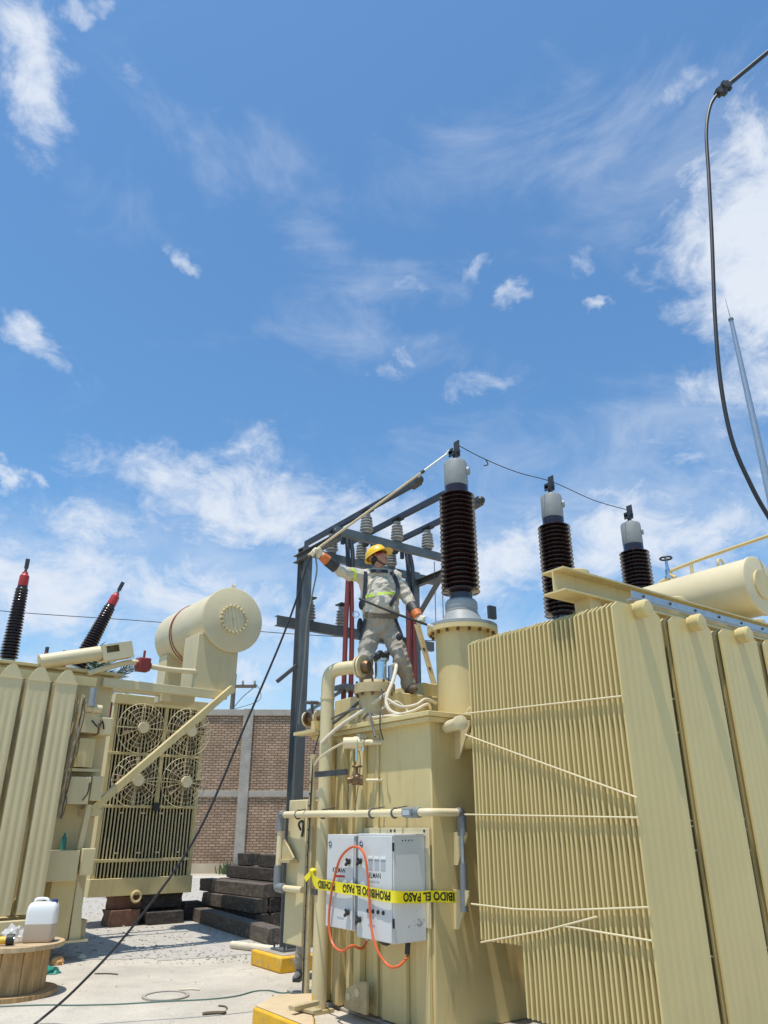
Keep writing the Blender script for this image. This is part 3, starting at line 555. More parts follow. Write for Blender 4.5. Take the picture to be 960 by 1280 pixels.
MB().tube([(-.37, 2.12, ZC - .16), (-.37, 2.12, 1.17)], .034, 12).build('conduit_drop', 'cream_light', cd)
MB().tube(smooth_path([(-.37, 2.12, 1.22), (-.37, 2.12, 1.05), (-.37, 2.10, 1.01), (-.365, 1.98, 1.01)], 5), .046, 12).build('elbow', 'grey_conduit', cd)
MB().tube([(-.365, 2.0, 1.01), (-.34, 1.66, 1.01)], .03, 12).build('conduit_stub', 'cream_light', cd)
for y, x in ((.36, -.15), (.72, -.15), (1.3, -.345), (1.75, -.37)): MB().ring((x, y, ZC), (0, 1, 0), .042, .008, 18, 6).bar((x, y, ZC + .04), (x + .14, y, ZC + .06), .025, .008).build('clamp', 'steel_dark', cd)
# terminal cabinet beyond the pipe
tcab = MB().box(-.29, 1.72, .50, .1, 2.10, 1.86).build('terminal_cabinet', 'cream_pale', T, .01)
MB().prism([(0, 0), (.24, 0), (.24, .02), (.02, .2), (0, .2)], Matrix(((0, 0, 1, -.36), (-1, 0, 0, 2.08), (0, 1, 0, 1.28), (0, 0, 0, 1))), .02).box(-.40, 1.84, 1.25, -.291, 2.08, 1.28).build('shelf', 'cream_worn', tcab)
MB().tube(smooth_path([(-.31, 1.79, 1.56), (-.325, 1.81, 1.62), (-.31, 1.77, 1.65), (-.31, 1.74, 1.60), (-.31, 1.76, 1.5)]), .012, 6).build('hook', 'black_rubber', tcab)
# bolted channel next to the pipe
ch = MB().box(-.34, 1.51, .0, -.31, 1.60, 2.3).build('cable_channel', 'cream_worn', T)
ck = MB()
for i in range(16): ck.cyl((-.346, 1.582, .3 + i * .115), (-.34, 1.582, .3 + i * .115), .01, n=6)
ck.build('rivets', 'black_rubber', ch)
MB().tube(smooth_path([(-.352, 1.56, .02), (-.356, 1.555, .9), (-.352, 1.55, 1.6), (-.33, 1.54, 2.3), (-.2, 1.58, 2.62)], 5), .007, 6).build('lead', 'black_rubber', ch)
MB().box(-.335, 1.40, .98, -.32, 1.49, 1.03).build('hinge', 'steel_dark', op)

# control cabinets on the tank's side
def cabinet(y0, y1, z0, z1, first):
    c = MB().box(-.392, y0, z0, -.045, y1, z1).build('control_cabinet', 'cabinet_white', T, .006)
    MB().box(-.41, y0 + .006, z0 + .006, -.394, y1 - .006, z1 - .006).build('door', 'cabinet_white', c, .004)
    MB().box(-.4, y0 - .012, z1 - .004, -.03, y1 + .012, z1 + .012).build('rain_hood', 'cabinet_white', c, .003)
    lo = MB().lathe([(0, 0), (.03, 0), (.03, .003), (0, .0031)], (-.41, y1 - .055, z1 - .075), (-1, 0, 0), 24).build('logo', 'ink_blue', c)
    lm = MB().ring((-.4135, y1 - .055, z1 - .075), (1, 0, 0), .0245, .0013, 24, 4)
    for s in (-1, 1):
        lm.tube(smooth_path([(-.4135, y1 - .055 + s * .004 + .012 * math.cos(a), z1 - .075 + .008 * math.sin(a) * s) for a in (0, 1.2, 2.4, 3.6, 4.8)]), .0013, 4)
    lm.build('logo_line', 'white_paint', lo)
    ly = y0 + .06 if first else y1 - .055
    for z in (z0 + .14, z0 + .20 if False else z1 - .22):
        MB().cyl((-.41, ly, z), (-.43, ly, z), .018, n=12).bar((-.435, ly - .035, z + .02), (-.435, ly + .03, z - .025), .02, .02).bar((-.434, ly + .02, z + .03), (-.434, ly, z), .016, .016).build('latch', 'black_rubber', c)
    return c
c1 = cabinet(.645, 1.10, .745, 1.515, True)
c2 = cabinet(.055, .575, .705, 1.525, False)
MB().box(-.385, .577, .79, -.06, .643, 1.5).build('cable_gap', 'cabinet_seam', c1)
MB().box(-.043, .0, .80, -.03, 1.12, 1.585).build('mounting_plate', 'cream_light', T, .003)
for y in (.06, .5, .56, 1.06): MB().cyl((-.044, y, 1.56), (-.05, y, 1.56), .012, n=8).build('bolt', 'dark_metal', T)
for z in (.82, 1.40): MB().box(-.405, .046, z, -.39, .054, z + .07).build('hinge', 'black_rubber', c2)
for i in range(3):   # louvres
    y = .37 - i * .095
    MB().box(-.417, y - .036, 1.335, -.41, y + .036, 1.352).build('louvre', 'white_paint', c2)
    MB().box(-.4125, y - .034, 1.25, -.41, y + .034, 1.328).build('louvre_plate', 'label_grey', c2)
def flat_text(txt, size, c, y_left, z, m, name='lettering'):
    vs, fs = text_verts(txt, size, .008); MB().add([(-.4115, y_left - v.x, z + v.y) for v in vs], fs).build(name, m, c)
flat_text('KELMAN', .056, c1, .99, 1.205, 'ink_black'); flat_text('KELMAN', .056, c2, .43, 1.185, 'ink_black')
MB().box(-.4115, .78, 1.165, -.4105, .96, 1.182).build('mark', 'ink_red', c1); MB().box(-.4115, .24, 1.15, -.4105, .41, 1.165).build('mark', 'label_grey', c2)
MB().box(-.4115, .78, .83, -.4105, .90, .845).build('mark', 'label_grey', c1); MB().box(-.4115, .3, .81, -.4105, .4, .825).build('mark', 'label_grey', c2)
for i in range(4): MB().cyl((-.41, .40 - i * .075, .925), (-.42, .40 - i * .075, .925), .016, n=14).build('port', 'black_rubber', c2)
for i in range(4): MB().box(-.3 + .035 * i, .0525, 1.478, -.29 + .035 * i, .0535, 1.49).build('mark', 'ink_black', c2)
sm = MB(); r5 = random.Random(9)
for i in range(26):
    x, z = r5.gauss(-.12, .05), .82 + abs(r5.gauss(0, .05)); s = r5.uniform(.004, .012); sm.add([(x - s, .0545, z - s * .6), (x + s, .0545, z - s), (x + s * .8, .0545, z + s), (x - s * .6, .0545, z + s * .7)], [(0, 1, 2, 3)])
sm.build('scuff', 'label_grey', c2)
MB().cyl((-.2, .62, .70), (-.2, .62, .78), .03, n=14).box(-.26, .52, .69, -.18, .58, .73).cyl((-.22, .68, .66), (-.22, .68, .78), .022, n=12).build('gland', 'galvanised', c1)
MB().tube(smooth_path([(-.22, .55, .71), (-.24, .48, .69), (-.2, .42, .66), (-.15, .4, .70)]), .02, 8).build('fitting', 'dark_metal', c1)
# the orange cable looped over the latches
def pm(lst, val): return [FM.hit(u, v, 0, val) for u, v in lst]
ocp = [Vector((-.22, .68, .67)), Vector((-.28, .68, .60))] + pm([(440, 1182), (427, 1189), (415, 1178), (411, 1150), (415, 1112), (424, 1076)], -.44) + pm([(436, 1061), (447, 1059), (456, 1070)], -.455) + pm([(461, 1110), (463, 1150), (470, 1184)], -.44) + pm([(484, 1206), (497, 1208)], -.40) + [Vector((-.24, .0755, .60)), Vector((-.23, .078, .66))]
oc = tag(MB().tube(smooth_path([FM.w(*p) for p in ocp], 8), .011, 10).build('orange_cable', 'orange_cable'), 'orange cable looped over the latches of the white control cabinets', 'cable')
MB().cyl(FM.w(-.24, .0755, .62), FM.w(-.23, .078, .704), .021, n=12).build('plug', 'black_rubber', oc)
# caution tape, printed side out, hanging upside down
tp = [FM.w(p[0], p[1], p[2] - .045 * min(1, max(0, (1.45 - p[1]) * 4))) for p in ((-.345, 1.46, 1.19), (-.40, 1.36, 1.15), (-.435, 1.16, 1.135), (-.437, .6, 1.125), (-.442, .12, 1.105), (-.436, .035, 1.10), (-.395, .005, 1.098), (-.2, .012, 1.09), (.03, -.015, 1.085), (.20, -.055, 1.075))]
tpath = smooth_path(tp, 6); TH = .045
ar = [0]
for i in range(1, len(tpath)): ar.append(ar[-1] + (tpath[i] - tpath[i - 1]).length)
def tape_pt(s, h, off):
    s = max(0, min(ar[-1], s)); i = 0
    while i < len(ar) - 2 and ar[i + 1] < s: i += 1
    k = (s - ar[i]) / (ar[i + 1] - ar[i]); a = tpath[i].lerp(tpath[i + 1], k)
    tg = tpath[min(i + 2, len(tpath) - 1)] - tpath[max(i - 1, 0)]; nn = Vector((tg.y, -tg.x, 0)).normalized(); hh = TH * (.35 if s < .05 else min(1, .35 + s * 3.4))
    h = h + .05 * math.sin(s * 13 + 1.3) + .03 * math.sin(s * 31)
    wv = .0025 * math.sin(s * 9 + h * 2)
    return a + Vector((0, 0, h * hh)) + nn * (off + wv * h)
NT = 70; vs = []; fs = []
for i in range(NT + 1):
    for off in (0, -.0012):
        for h in (-1, 0, 1): vs.append(tape_pt(ar[-1] * i / NT, h, off))
for i in range(NT):
    a = i * 6
    for j in (0, 1): fs += [(a + j, a + 6 + j, a + 7 + j, a + 1 + j), (a + 3 + j, a + 4 + j, a + 10 + j, a + 9 + j)]
    fs += [(a, a + 3, a + 9, a + 6), (a + 2, a + 8, a + 11, a + 5)]
tape = tag(MB().add(vs, fs).build('caution_tape', 'tape_yellow', angle=60), 'yellow caution tape with upside-down black lettering strung across the white cabinets', 'tape')
tv, tf = text_verts('PROHIBIDO EL PASO', .09); tw = max(v.x for v in tv)
for s0 in (ar[-1] + .20, ar[-1] - .66, ar[-1] - 1.52):
    sx = .88 if s0 > 1.2 else .77
    kv = [(s0 - v.x * sx, (.032 - v.y) / TH) for v in tv]
    ok = [f for f in tf if all(.28 < kv[i][0] < ar[-1] - .006 for i in f)]
    us = sorted({i for f in ok for i in f}); ix = {a: b for b, a in enumerate(us)}
    if ok: MB().add([tape_pt(kv[i][0], kv[i][1], .002) for i in us], [tuple(ix[i] for i in f) for f in ok]).build('lettering', 'ink_black', tape)
MB().ball(FM.w(-.345, 1.46, 1.19), .035, sc=(1, 1, .8)).bar(FM.w(-.345, 1.46, 1.19), FM.w(-.37, 1.56, 1.11), .006, .05).build('knot', 'tape_yellow', tape)

# hoses lying on the lid
def hose(pts, r, m, label): return tag(MB().tube(smooth_path([FM.w(*p) for p in pts], 7), r, 10).build('oil_hose', m), label, 'hose', 'hoses on the transformer lid')
hose([(.25, .94, 3.20), (.24, .84, 3.20), (.14, .76, 3.02), (.02, .72, 2.80), (.02, .64, 2.67), (.14, .5, 2.62), (.30, .44, 2.62)], .02, 'beige_hose', 'thick beige hose drooping from the chrome canister onto the lid')
hose([(.02, .70, 2.80), (.12, .60, 2.72), (.28, .55, 2.75), (.42, .57, 2.82), (.60, .62, 2.80)], .016, 'beige_hose', 'thin beige hose running up to the foremost turret')
hose([(-.06, .9, 2.63), (.02, .62, 2.63), (.14, .45, 2.66), (.30, .40, 2.74), (.44, .52, 2.72)], .014, 'beige_hose', 'thin beige hose curling in front of the boot on the lid')
hose([(-.33, 1.40, 2.40), (-.22, 1.24, 2.56), (-.06, 1.02, 2.72), (.08, .78, 2.88)], .02, 'beige_hose', 'beige hose slanting down past the elbow pipe')
hose([(-.30, 1.50, 2.52), (-.16, 1.32, 2.66), (.0, 1.16, 2.84), (.1, 1.0, 3.0)], .018, 'steel_dark', 'dark grey hose slanting down past the elbow pipe')
hose([(.0, .8, 2.7), (.1, .66, 2.78), (.2, .6, 2.68), (.1, .5, 2.62), (-.02, .6, 2.62), (.02, .74, 2.64)], .010, 'glove_white', 'thin white rope coiled on the lid below the canister')
hose([(-.28, 1.45, 2.62), (-.1, 1.1, 2.74), (.0, .9, 2.66), (.12, .72, 2.62), (.3, .62, 2.63), (.5, .70, 2.64)], .011, 'steel_dark', 'dark thin lead lying along the lid under the beige hoses')
hose([(.04, .84, 2.93), (.0, .76, 2.86), (-.06, .7, 2.72), (-.1, .66, 2.63), (-.13, .62, 2.5), (-.12, .58, 2.38)], .007, 'black_rubber', 'black lead dropping from the outlet neck over the lid edge')
hose([(-.05, 1.05, 2.62), (-.11, .84, 2.66), (-.12, .75, 2.5), (-.13, .70, 2.42)], .012, 'steel_dark', 'dark lead hanging over the lid edge')

# yellow kerbed pads
kq = [on_ground(u, v, .2) for u, v in ((316, 1258), (382, 1284), (394, 1290), (391, 1241), (343, 1243))]
kb = tag(MB().prism([(p.x, p.y) for p in kq], Matrix.Identity(4), .2).build('kerbed_pad', 'yellow_paint', None, .02), 'yellow painted concrete pad under the near oil pipe', 'concrete pad')
kc = sum(kq, Vector((0, 0, 0))) / 5
MB().prism([(p.x * .92 + kc.x * .08, p.y * .92 + kc.y * .08) for p in kq], Matrix.Translation((0, 0, .202)), .004).build('worn_top', 'pad_top', kb)
kp = on_ground(383, 1262, .22); MB().bar((kp.x - .12, kp.y + .1, .225), (kp.x + .1, kp.y - .1, .225), .10, .02).bar((kp.x - .1, kp.y - .12, .25), (kp.x + .08, kp.y + .1, .25), .05, .03).build('foot_plate', 'cream_worn', kb)
slab = MB().box(-.05, -2.6, 0, 5.9, 2.4, .03).build('transformer_slab', 'concrete_grey', None, .01); slab.location = FM.o; slab.rotation_euler = (0, 0, FM.r); struct(slab)
fo = tag(MB().box(-.33, -.42, 0, .55, .36, .17).build('post_footing', 'yellow_paint', None, .02), 'chipped yellow concrete footing under the steel post', 'concrete footing')
fo.location = FS.o; fo.rotation_euler = (0, 0, FS.r)
MB().box(-.27, -.36, .172, .5, .3, .176).build('worn_top', 'concrete_grey', fo)

# ------------------------------------------------------------------ steel disconnect structure
S = thing('switch_structure', 'grey steel switch structure with post insulators and bus pipes behind the worker', 'switch structure', FS.o, FS.r)
def post(x):
    p = MB().box(x - .07, -.1, .18, x + .07, -.088, 5.5).box(x - .07, .088, .18, x + .07, .1, 5.5).box(x - .006, -.088, .18, x + .006, .088, 5.5).build('post', 'steel_grey', S)
    MB().box(x - .16, -.16, .176, x + .16, .16, .2).build('base_plate', 'steel_grey', p)
    MB().box(x - .08, -.11, 5.5, x + .08, .11, 5.512).build('cap_plate', 'steel_grey', p)
    bb = MB()
    for i, j in ((1, 1), (1, -1), (-1, 1), (-1, -1)): bb.cyl((x + .125 * i, .13 * j, .2), (x + .125 * i, .13 * j, .27), .014, n=6)
    bb.build('anchor_bolts', 'dark_metal', p)
post(0); post(2.07)
def channel(p0, p1, name='crossarm', m='steel_grey', h=.115, d=.065):
    p0, p1 = Vector(p0), Vector(p1); mb = MB().bar(p0, p1, .012, h); ax = (p1 - p0).normalized(); n = Vector((0, 0, 1)).cross(ax).normalized() * (d / 2 + .004)
    for s in (1, -1): mb.bar(p0 + n + Vector((0, 0, s * (h / 2 - .005))), p1 + n + Vector((0, 0, s * (h / 2 - .005))), d, .01)
    return mb.build(name, m, S)
channel((-.1, -.112, 5.43), (2.5, -.112, 5.43)); channel((-.12, -1.05, 5.46), (2.5, -1.05, 5.46))
for x in (-.085, 2.155): channel((x, -1.15, 5.33), (x, .1, 5.33), 'bracket_arm', 'steel_dark')
for x in (1.955,): MB().bar((x, -.1, 4.55), (x, -1.0, 5.3), .06, .06).build('brace', 'steel_dark', S)
channel((-.36, .115, 4.36), (2.6, .115, 4.36), 'crossarm', 'steel_dark', .15)
MB().bar((-.06, 0, 3.72), (-.36, 0, 3.46), .05, .05).build('brace', 'steel_dark', S)
ip = [(.045, 0), (.075, .0), (.075, .02), (.05, .03)]
for i in range(5):
    z = .035 + i * .046; ip += [(.062, z), (.10 - .004 * i, z + .012), (.098 - .004 * i, z + .022), (.062, z + .036)]
ip += [(.05, .27), (.055, .28), (.055, .305), (0, .306)]
im = MB().lathe(ip, n=20).mesh('post_insulator', 'insulator_grey')
fm_ = MB().lathe([(.05, .305), (.04, .31), (.04, .34), (0, .341)], n=12).box(-.07, -.09, .34, .07, .09, .36).mesh('bus_clamp', 'bus_black')
BX = (.42, .98, 1.57)
for x in BX:
    for y in (-.08, -1.03):
        z0_ = 5.505 if y > -.5 else 5.535
        o = inst('post_insulator', im, S, (x, y, z0_)); inst('bus_clamp', fm_, o)
for x in (.2, .78, 1.5):
    o = inst('post_insulator', im, S, (x, .15, 4.44)); inst('bus_clamp', fm_, o)
for x, ya, yb in ((.42, .75, -2.22), (.98, .3, -2.45), (1.57, .2, -2.2)):
    b_ = MB().bar((x, ya, 5.905), (x, yb, 5.905), .05, .085).build('bus_pipe', 'bus_black', S)
    MB().bar((x, yb + .12, 5.905), (x, yb - .05, 5.92), .1, .12).ball((x, yb - .05, 5.92), .065).ball((x + .05, yb + .02, 5.95), .04).build('end_fitting', 'dark_metal', b_)
    MB().bar((x, -.3, 5.905), (x, -.22, 5.74), .06, .10).ball((x, -.2, 5.74), .05).ball((x - .05, -.26, 5.80), .045).bar((x + .06, -.3, 5.84), (x + .06, -.3, 5.6), .05, .05).build('hinge_jaw', 'bus_black', b_)
for x, ye in ((.55, -.3), (1.72, -.45)):
    for k in (0, 1):
        a = MB().tube(smooth_path([(x + .05 * k, -.28, 5.84), (x + .09 * k, -.34, 5.45), (x + .06 * k, -.36, 5.0)]), .034, 10).build('cable_boot', 'bus_black', S)
        MB().tube(smooth_path([(x + .06 * k, -.36, 5.0), (x - .03 + .11 * k, -.37, 4.2), (x - .05 + .12 * k, -.38, 3.2), (x - .02 + .12 * k, -.3, 2.0), (x + .1 * k, -.2, .1)]), .036, 10).build('down_lead', 'red_cable', S)
for dx in (2.14, 2.30): MB().cyl((dx, -.5, 5.6), (dx, -.48, .02), .008, n=6).build('ground_wire', 'grey_conduit', S)
MB().box(.35, -.62, 3.36, .85, -.3, 3.42).bar((.45, -.45, 3.36), (.0, .0, 3.0), .04, .04).build('cable_tray', 'steel_grey', S)

# ------------------------------------------------------------------ second transformer on the left
L = thing('power_transformer', 'cream transformer with four fans and red-capped bushings at the left edge', 'transformer', FL.o, FL.r)
L_BODY = []
MB().box(-4.6, -1.88, .36, -.72, .5, 3.86).build('tank', 'cream_pale', L, .012)
MB().box(-4.7, -1.98, 3.862, -.62, .6, 3.91).build('lid', 'cream', L, .006)
MB().box(-4.6, -1.8, .0, -1.0, -1.5, .355).box(-4.6, .1, .0, -1.0, .4, .355).box(-.95, -2.1, .1, -.70, -1.885, .36).build('skid', 'cream_worn', L)
# panel radiators
fp = fin_mesh('fin', .306, .52, 3.76, 3, .009, .021, 'cream_pale', gable=1)
for k in range(6):
    x0 = -1.80 - k * .385
    m = MB().cyl((x0 + .1675, -2.54, 3.52), (x0 + .1675, -1.87, 3.52), .06, n=14).cyl((x0 + .1675, -2.54, .62), (x0 + .1675, -1.87, .62), .06, n=14)
    rd = m.build('radiator', 'cream_pale', L)
    for j in range(4): inst('fin', fp, rd, (x0, -2.58 + j * .05, 0))
    MB().bar((x0 - .004, -2.594, 3.555), (x0 + .31, -2.594, 3.555), .012, .014).build('cap_rim', 'cream_pale', rd)
MB().box(-4.3, -2.66, .30, -1.42, -2.0, .46).build('radiator_rail', 'cream_pale', L, .01)
MB().box(-4.6, -2.2, 3.62, -1.1, -2.12, 3.76).build('top_rail', 'cream', L)
# fan-cooled bank
ck = MB().box(-.05, -.02, .50, .03, .85, 3.86).box(1.74, -.02, .50, 1.80, .85, 3.86).box(-.06, -.06, 3.72, 1.82, .9, 3.90).box(-.06, -.06, .48, 1.82, .9, .76).build('cooler', 'cream', L, .006)
sl_ = MB().box(-.0115, 0, .76, .011, .022, 3.72).box(-.007, .022, .762, .007, .5, 3.718).mesh('slat', 'cream_pale'); sl_.materials.append(MATS['gap_shade_fan_brown'])  # brown bodies behind cream edges: grime plus gap shade put into the colour
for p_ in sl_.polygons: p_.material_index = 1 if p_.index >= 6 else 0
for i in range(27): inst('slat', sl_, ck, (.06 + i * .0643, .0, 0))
MB().box(.035, .52, .77, 1.735, .54, 3.71).build('backing', 'gap_shade_fan_brown', ck)  # dark sheet behind the slats, shade of the gaps painted in
for z in (2.84, 1.93, 1.04): MB().box(-.05, -.035, z - .025, 1.80, -.002, z + .025).build('cross_bar', 'cream', ck, .004)
for x in (.985,): MB().box(x - .03, -.03, 1.95, x + .03, -.004, 3.72).build('upright', 'cream', ck)
for x in (.35, .75, 1.1, 1.5):
    for z in (1.16, 1.82): MB().box(x - .04, -.02, z - .012, x + .04, -.002, z + .012).build('clip', 'cream_light', ck)
MB().box(.9, -.10, 1.86, 1.02, -.037, 2.0).build('junction_box', 'black_rubber', ck)
MB().ring((.78, -.08, .46), (0, 1, 0), .08, .025, 18, 8).build('lifting_eye', 'cream', ck)
gd = MB()
for rr in (.14, .215, .29, .37, .45): gd.ring((0, -.11 if rr < .4 else -.03, 0), (0, 1, 0), rr, .0036 if rr < .4 else .0065, 40, 5)
for i in range(16):
    a = 2 * math.pi * i / 16; c, s_ = math.cos(a), math.sin(a); gd.tube([(.1 * c, -.112, .1 * s_), (.37 * c, -.112, .37 * s_), (.45 * c, -.03, .45 * s_)], .004, 5)
gd = gd.mesh('fan_guard', 'cream_light')
hb = MB().lathe([(0, 0), (.10, 0), (.105, .01), (.105, .08), (0, .081)], (0, -.17, 0), (0, 1, 0), 24).mesh('hub', 'cream_light')
bl = MB().cyl((0, -.09, 0), (0, -.02, 0), .08, n=16)
for i in range(5):
    a = 2 * math.pi * i / 5 + .5; q = Matrix.Rotation(a, 4, 'Y') @ Matrix.Rotation(.5, 4, 'X')
    bl.prism([(.06, -.05), (.2, -.09), (.33, -.10), (.36, .02), (.32, .09), (.18, .05)], q @ Matrix(((1, 0, 0, 0), (0, 0, 1, -.0), (0, 1, 0, 0), (0, 0, 0, 1))), .004)
bl = bl.mesh('fan', 'gap_shade_fan_brown')
for i, (x, z) in enumerate(((.50, 3.30), (1.46, 3.30), (.52, 2.37), (1.46, 2.37))):
    f_ = inst('fan', bl, L, (x, -.05, z), (0, .7 * i, 0)); 
    inst('fan_guard', gd, f_); inst('hub', hb, f_)
    MB().bar((x - .45, -.05, z), (x + .45, -.05, z), .03, .02).bar((x, -.05, z - .45), (x, -.05, z + .45), .03, .02).build('motor_mount', 'cream_pale', L)
# conservator, saddle and bracket
cv = MB().lathe([(0, 0), (.585, 0), (.605, .012), (.605, .05), (.59, .052), (.59, 2.25), (.55, 2.32), (0, 2.33)], (1.24, -2.05, 5.11), (0, 1, 0), 48).build('conservator', 'cream_light', L)
ec = MB().lathe([(0, -.03), (.225, -.03), (.225, 0), (0, .001)], (1.24, -2.05, 5.11), (0, 1, 0), 32)
for i in range(20):
    a = 2 * math.pi * i / 20; ec.cyl((1.24 + .25 * math.cos(a), -2.12, 5.11 + .25 * math.sin(a)), (1.24 + .25 * math.cos(a), -2.05, 5.11 + .25 * math.sin(a)), .024, n=6)
ec.bar((1.22, -2.092, 5.13), (1.26, -2.092, 4.88), .01, .02, (1, 0, 0)).build('end_cover', 'cream_light', cv)
MB().ring((1.24, -1.95, 5.76), (1, 0, 0), .05, .014, 14, 6).build('lifting_eye', 'cream_light', cv)
MB().box(.62, -1.99, 3.80, 1.42, -1.4, 4.78).build('saddle', 'cream_pale', cv, .01)
MB().box(.75, -.3, 3.80, 1.42, .1, 4.7).build('saddle', 'cream_pale', cv, .01)
MB().ring((1.24, -.55, 5.11), (0, 1, .08), .60, .008, 48, 5).ring((1.24, -.62, 5.11), (0, 1, .0), .60, .008, 48, 5).build('red_wire', 'dark_red', cv)
MB().box(-.95, -2.06, 3.66, 1.24, -1.96, 3.80).build('bracket_beam', 'cream_pale', L, .006)
MB().box(-.95, -.2, 3.91, 1.4, -.1, 4.0).build('bracket_beam', 'cream_pale', L, .006)
MB().bar((-.86, -2.1, 1.83), (1.30, -2.1, 3.86), .12, .11).build('strut', 'cream', L, .006)
MB().box(-.98, -2.14, 1.74, -.72, -1.89, 1.84).build('strut_seat', 'cream_pale', L, .004)
MB().box(.0, -.6, 3.98, 1.85, -.54, 4.06).build('pipe_rail', 'cream', L)
# Buchholz pipe and relay
MB().tube(smooth_path([(-1.2, -2.0, 3.84), (-.95, -2.0, 3.95), (-.52, -2.0, 4.11), (-.2, -2.0, 4.08), (.2, -2.0, 4.07), (.65, -1.95, 4.10)]), .045, 12).build('relay_pipe', 'cream_light', L)
MB().box(-.42, -2.1, 3.98, -.22, -1.9, 4.2).cyl((-.32, -2, 4.2), (-.32, -2, 4.34), .02).box(-.45, -2.07, 4.03, -.19, -1.93, 4.13).build('gas_relay', 'dark_red', L, .02)
# relief duct
rd_ = MB().tube([(-1.95, -2.0, 3.93), (-1.02, -2.0, 4.20)], .115, 18).build('relief_duct', 'cream_light', L)
for q in (0,):
    Mx = Matrix.Rotation(-math.atan2(.27, .93), 4, 'Y'); Mx.translation = Vector((-1.05, -2.0, 4.17))
    MB().box(0, -.13, -.13, .5, -.11, -.01, Mx).box(0, -.13, -.01, .07, -.11, .13, Mx).box(.28, -.13, -.01, .5, -.11, .13, Mx).box(.07, -.13, .1, .28, -.11, .13, Mx).box(0, .11, -.13, .5, .13, .13, Mx).box(0, -.11, -.13, .5, .11, -.11, Mx).box(0, -.11, .11, .5, .11, .13, Mx).box(.48, -.11, -.11, .5, .11, .11, Mx).build('duct_hood', 'cream_light', rd_)
# bushings
bp_ = [(.10, -.05), (.11, 0)]
for i in range(24):
    z = .02 + i * .058; bp_ += [(.10, z), (.165 - .0022 * i, z + .016), (.162 - .0022 * i, z + .028), (.10, z + .046)]
bp_ += [(.09, 1.42), (.09, 1.45)]
bpm = MB().lathe(bp_, n=24).mesh('bushing', 'porcelain_dark')
bcap = MB().lathe([(.085, 1.44), (.09, 1.46), (.085, 1.66), (.055, 1.70), (.05, 1.74), (0, 1.741)], n=20).mesh('cap', 'red_cap')
btm = MB().cyl((0, 0, 1.74), (0, 0, 1.84), .03, .02, n=10).box(-.035, -.02, 1.82, .035, .02, 2.02).mesh('terminal', 'dark_metal')
bbs = MB().lathe([(.2, -.32), (.2, -.05), (.14, -.04), (.12, .0)], n=20).mesh('base', 'grey_casting')
for (x, y, z, rx, ry) in ((-2.12, -.6, 4.2, 0, 0), (-.98, -.6, 4.2, 0, R(19)), (-3.3, -.6, 4.2, 0, R(-16))):
    o = inst('bushing', bpm, L, (x, y, z), (rx, ry, 0)); inst('cap', bcap, o); inst('terminal', btm, o); inst('base', bbs, o)
for (x, y) in ((-1.75, -1.5), (-1.45, -1.4)):
    o = MB().lathe([(.07, 3.91), (.07, 3.97), (.045, 4.0), (.06, 4.03), (.045, 4.06), (.06, 4.09), (.04, 4.13), (.03, 4.2), (0, 4.201)], (x, y, 0), n=14).build('low_bushing', 'dark_red', L)
    MB().cyl((x, y, 4.2), (x, y, 4.28), .03, n=8).build('stud', 'dark_metal', o)
# boxes and pipework on its near face
MB().box(-1.30, -2.22, 2.92, -.98, -1.885, 3.22).build('instrument_box', 'cream_pale', L, .01)
MB().box(-.95, -2.24, 2.90, -.76, -1.885, 3.16).build('instrument_box', 'cream_pale', L, .01)
MB().box(-1.22, -2.2, 2.42, -.98, -1.885, 2.84).build('junction_box', 'cream', L, .008)
MB().box(-1.3, -2.26, 1.9, -.98, -1.885, 2.28).build('junction_box', 'cream_pale', L, .008)
MB().box(-.95, -2.22, 1.95, -.78, -1.9, 2.3).build('junction_box', 'cream_pale', L, .008)
MB().box(-1.3, -2.18, 2.36, -.85, -1.885, 2.40).build('shelf', 'cream_pale', L)
MB().box(-1.42, -2.3, .88, -1.0, -1.885, 1.28).build('valve_box', 'cream_pale', L, .01)
MB().box(-.97, -2.3, .95, -.78, -1.95, 1.30).build('valve_box', 'cream_pale', L, .01)
MB().prism([(0, 0), (.16, 0), (.10, .6), (0, .75)], Matrix(((1, 0, 0, -.95), (0, 0, 1, -2.2), (0, 1, 0, .13), (0, 0, 0, 1))), .03).box(-1.25, -2.25, .10, -.7, -1.9, .13).build('leg_bracket', 'cream_pale', L)
MB().box(-1.3, -2.2, .13, -.97, -1.885, .88).build('leg_plate', 'cream', L, .006)
MB().bar((-.98, -2.15, 1.28), (-.93, -2.15, 1.9), .10, .08).build('drop_pipe', 'cream_pale', L, .01)
MB().cyl((-1.16, -2.3, 3.35), (-1.16, -2.3, 3.58), .05, n=14).cyl((-1.16, -2.3, 3.3), (-1.16, -2.3, 3.35), .065, n=14).build('sensor', 'pale_casting', L)
MB().lathe([(.06, 0), (.06, .1), (.075, .1), (.075, .14), (.06, .14), (.06, .24)], (-1.22, -2.24, 3.28), (1, 0, 0), 16).build('valve', 'cream_light', L)
r6 = random.Random(21)
for k in range(16):
    x = -1.42 + r6.uniform(-.0, .17); pts = [(x + r6.uniform(-.025, .025) - .012 * i, -2.24 - r6.uniform(0, .06) - .02 * (k % 4), 3.42 - .25 * i + r6.uniform(-.06, .06)) for i in range(8)]
    MB().tube(smooth_path(pts), .006 + .006 * r6.random(), 6).build('control_tubing', ('cream_worn', 'beige_hose', 'cream_worn', 'strap_tan')[k % 4], L)
MB().tube(smooth_path([(-1.1, -2.25, 3.1), (-1.0, -2.3, 3.0), (-.95, -2.28, 3.1), (-.9, -2.26, 2.98)]), .012, 6).build('control_tubing', 'black_rubber', L)
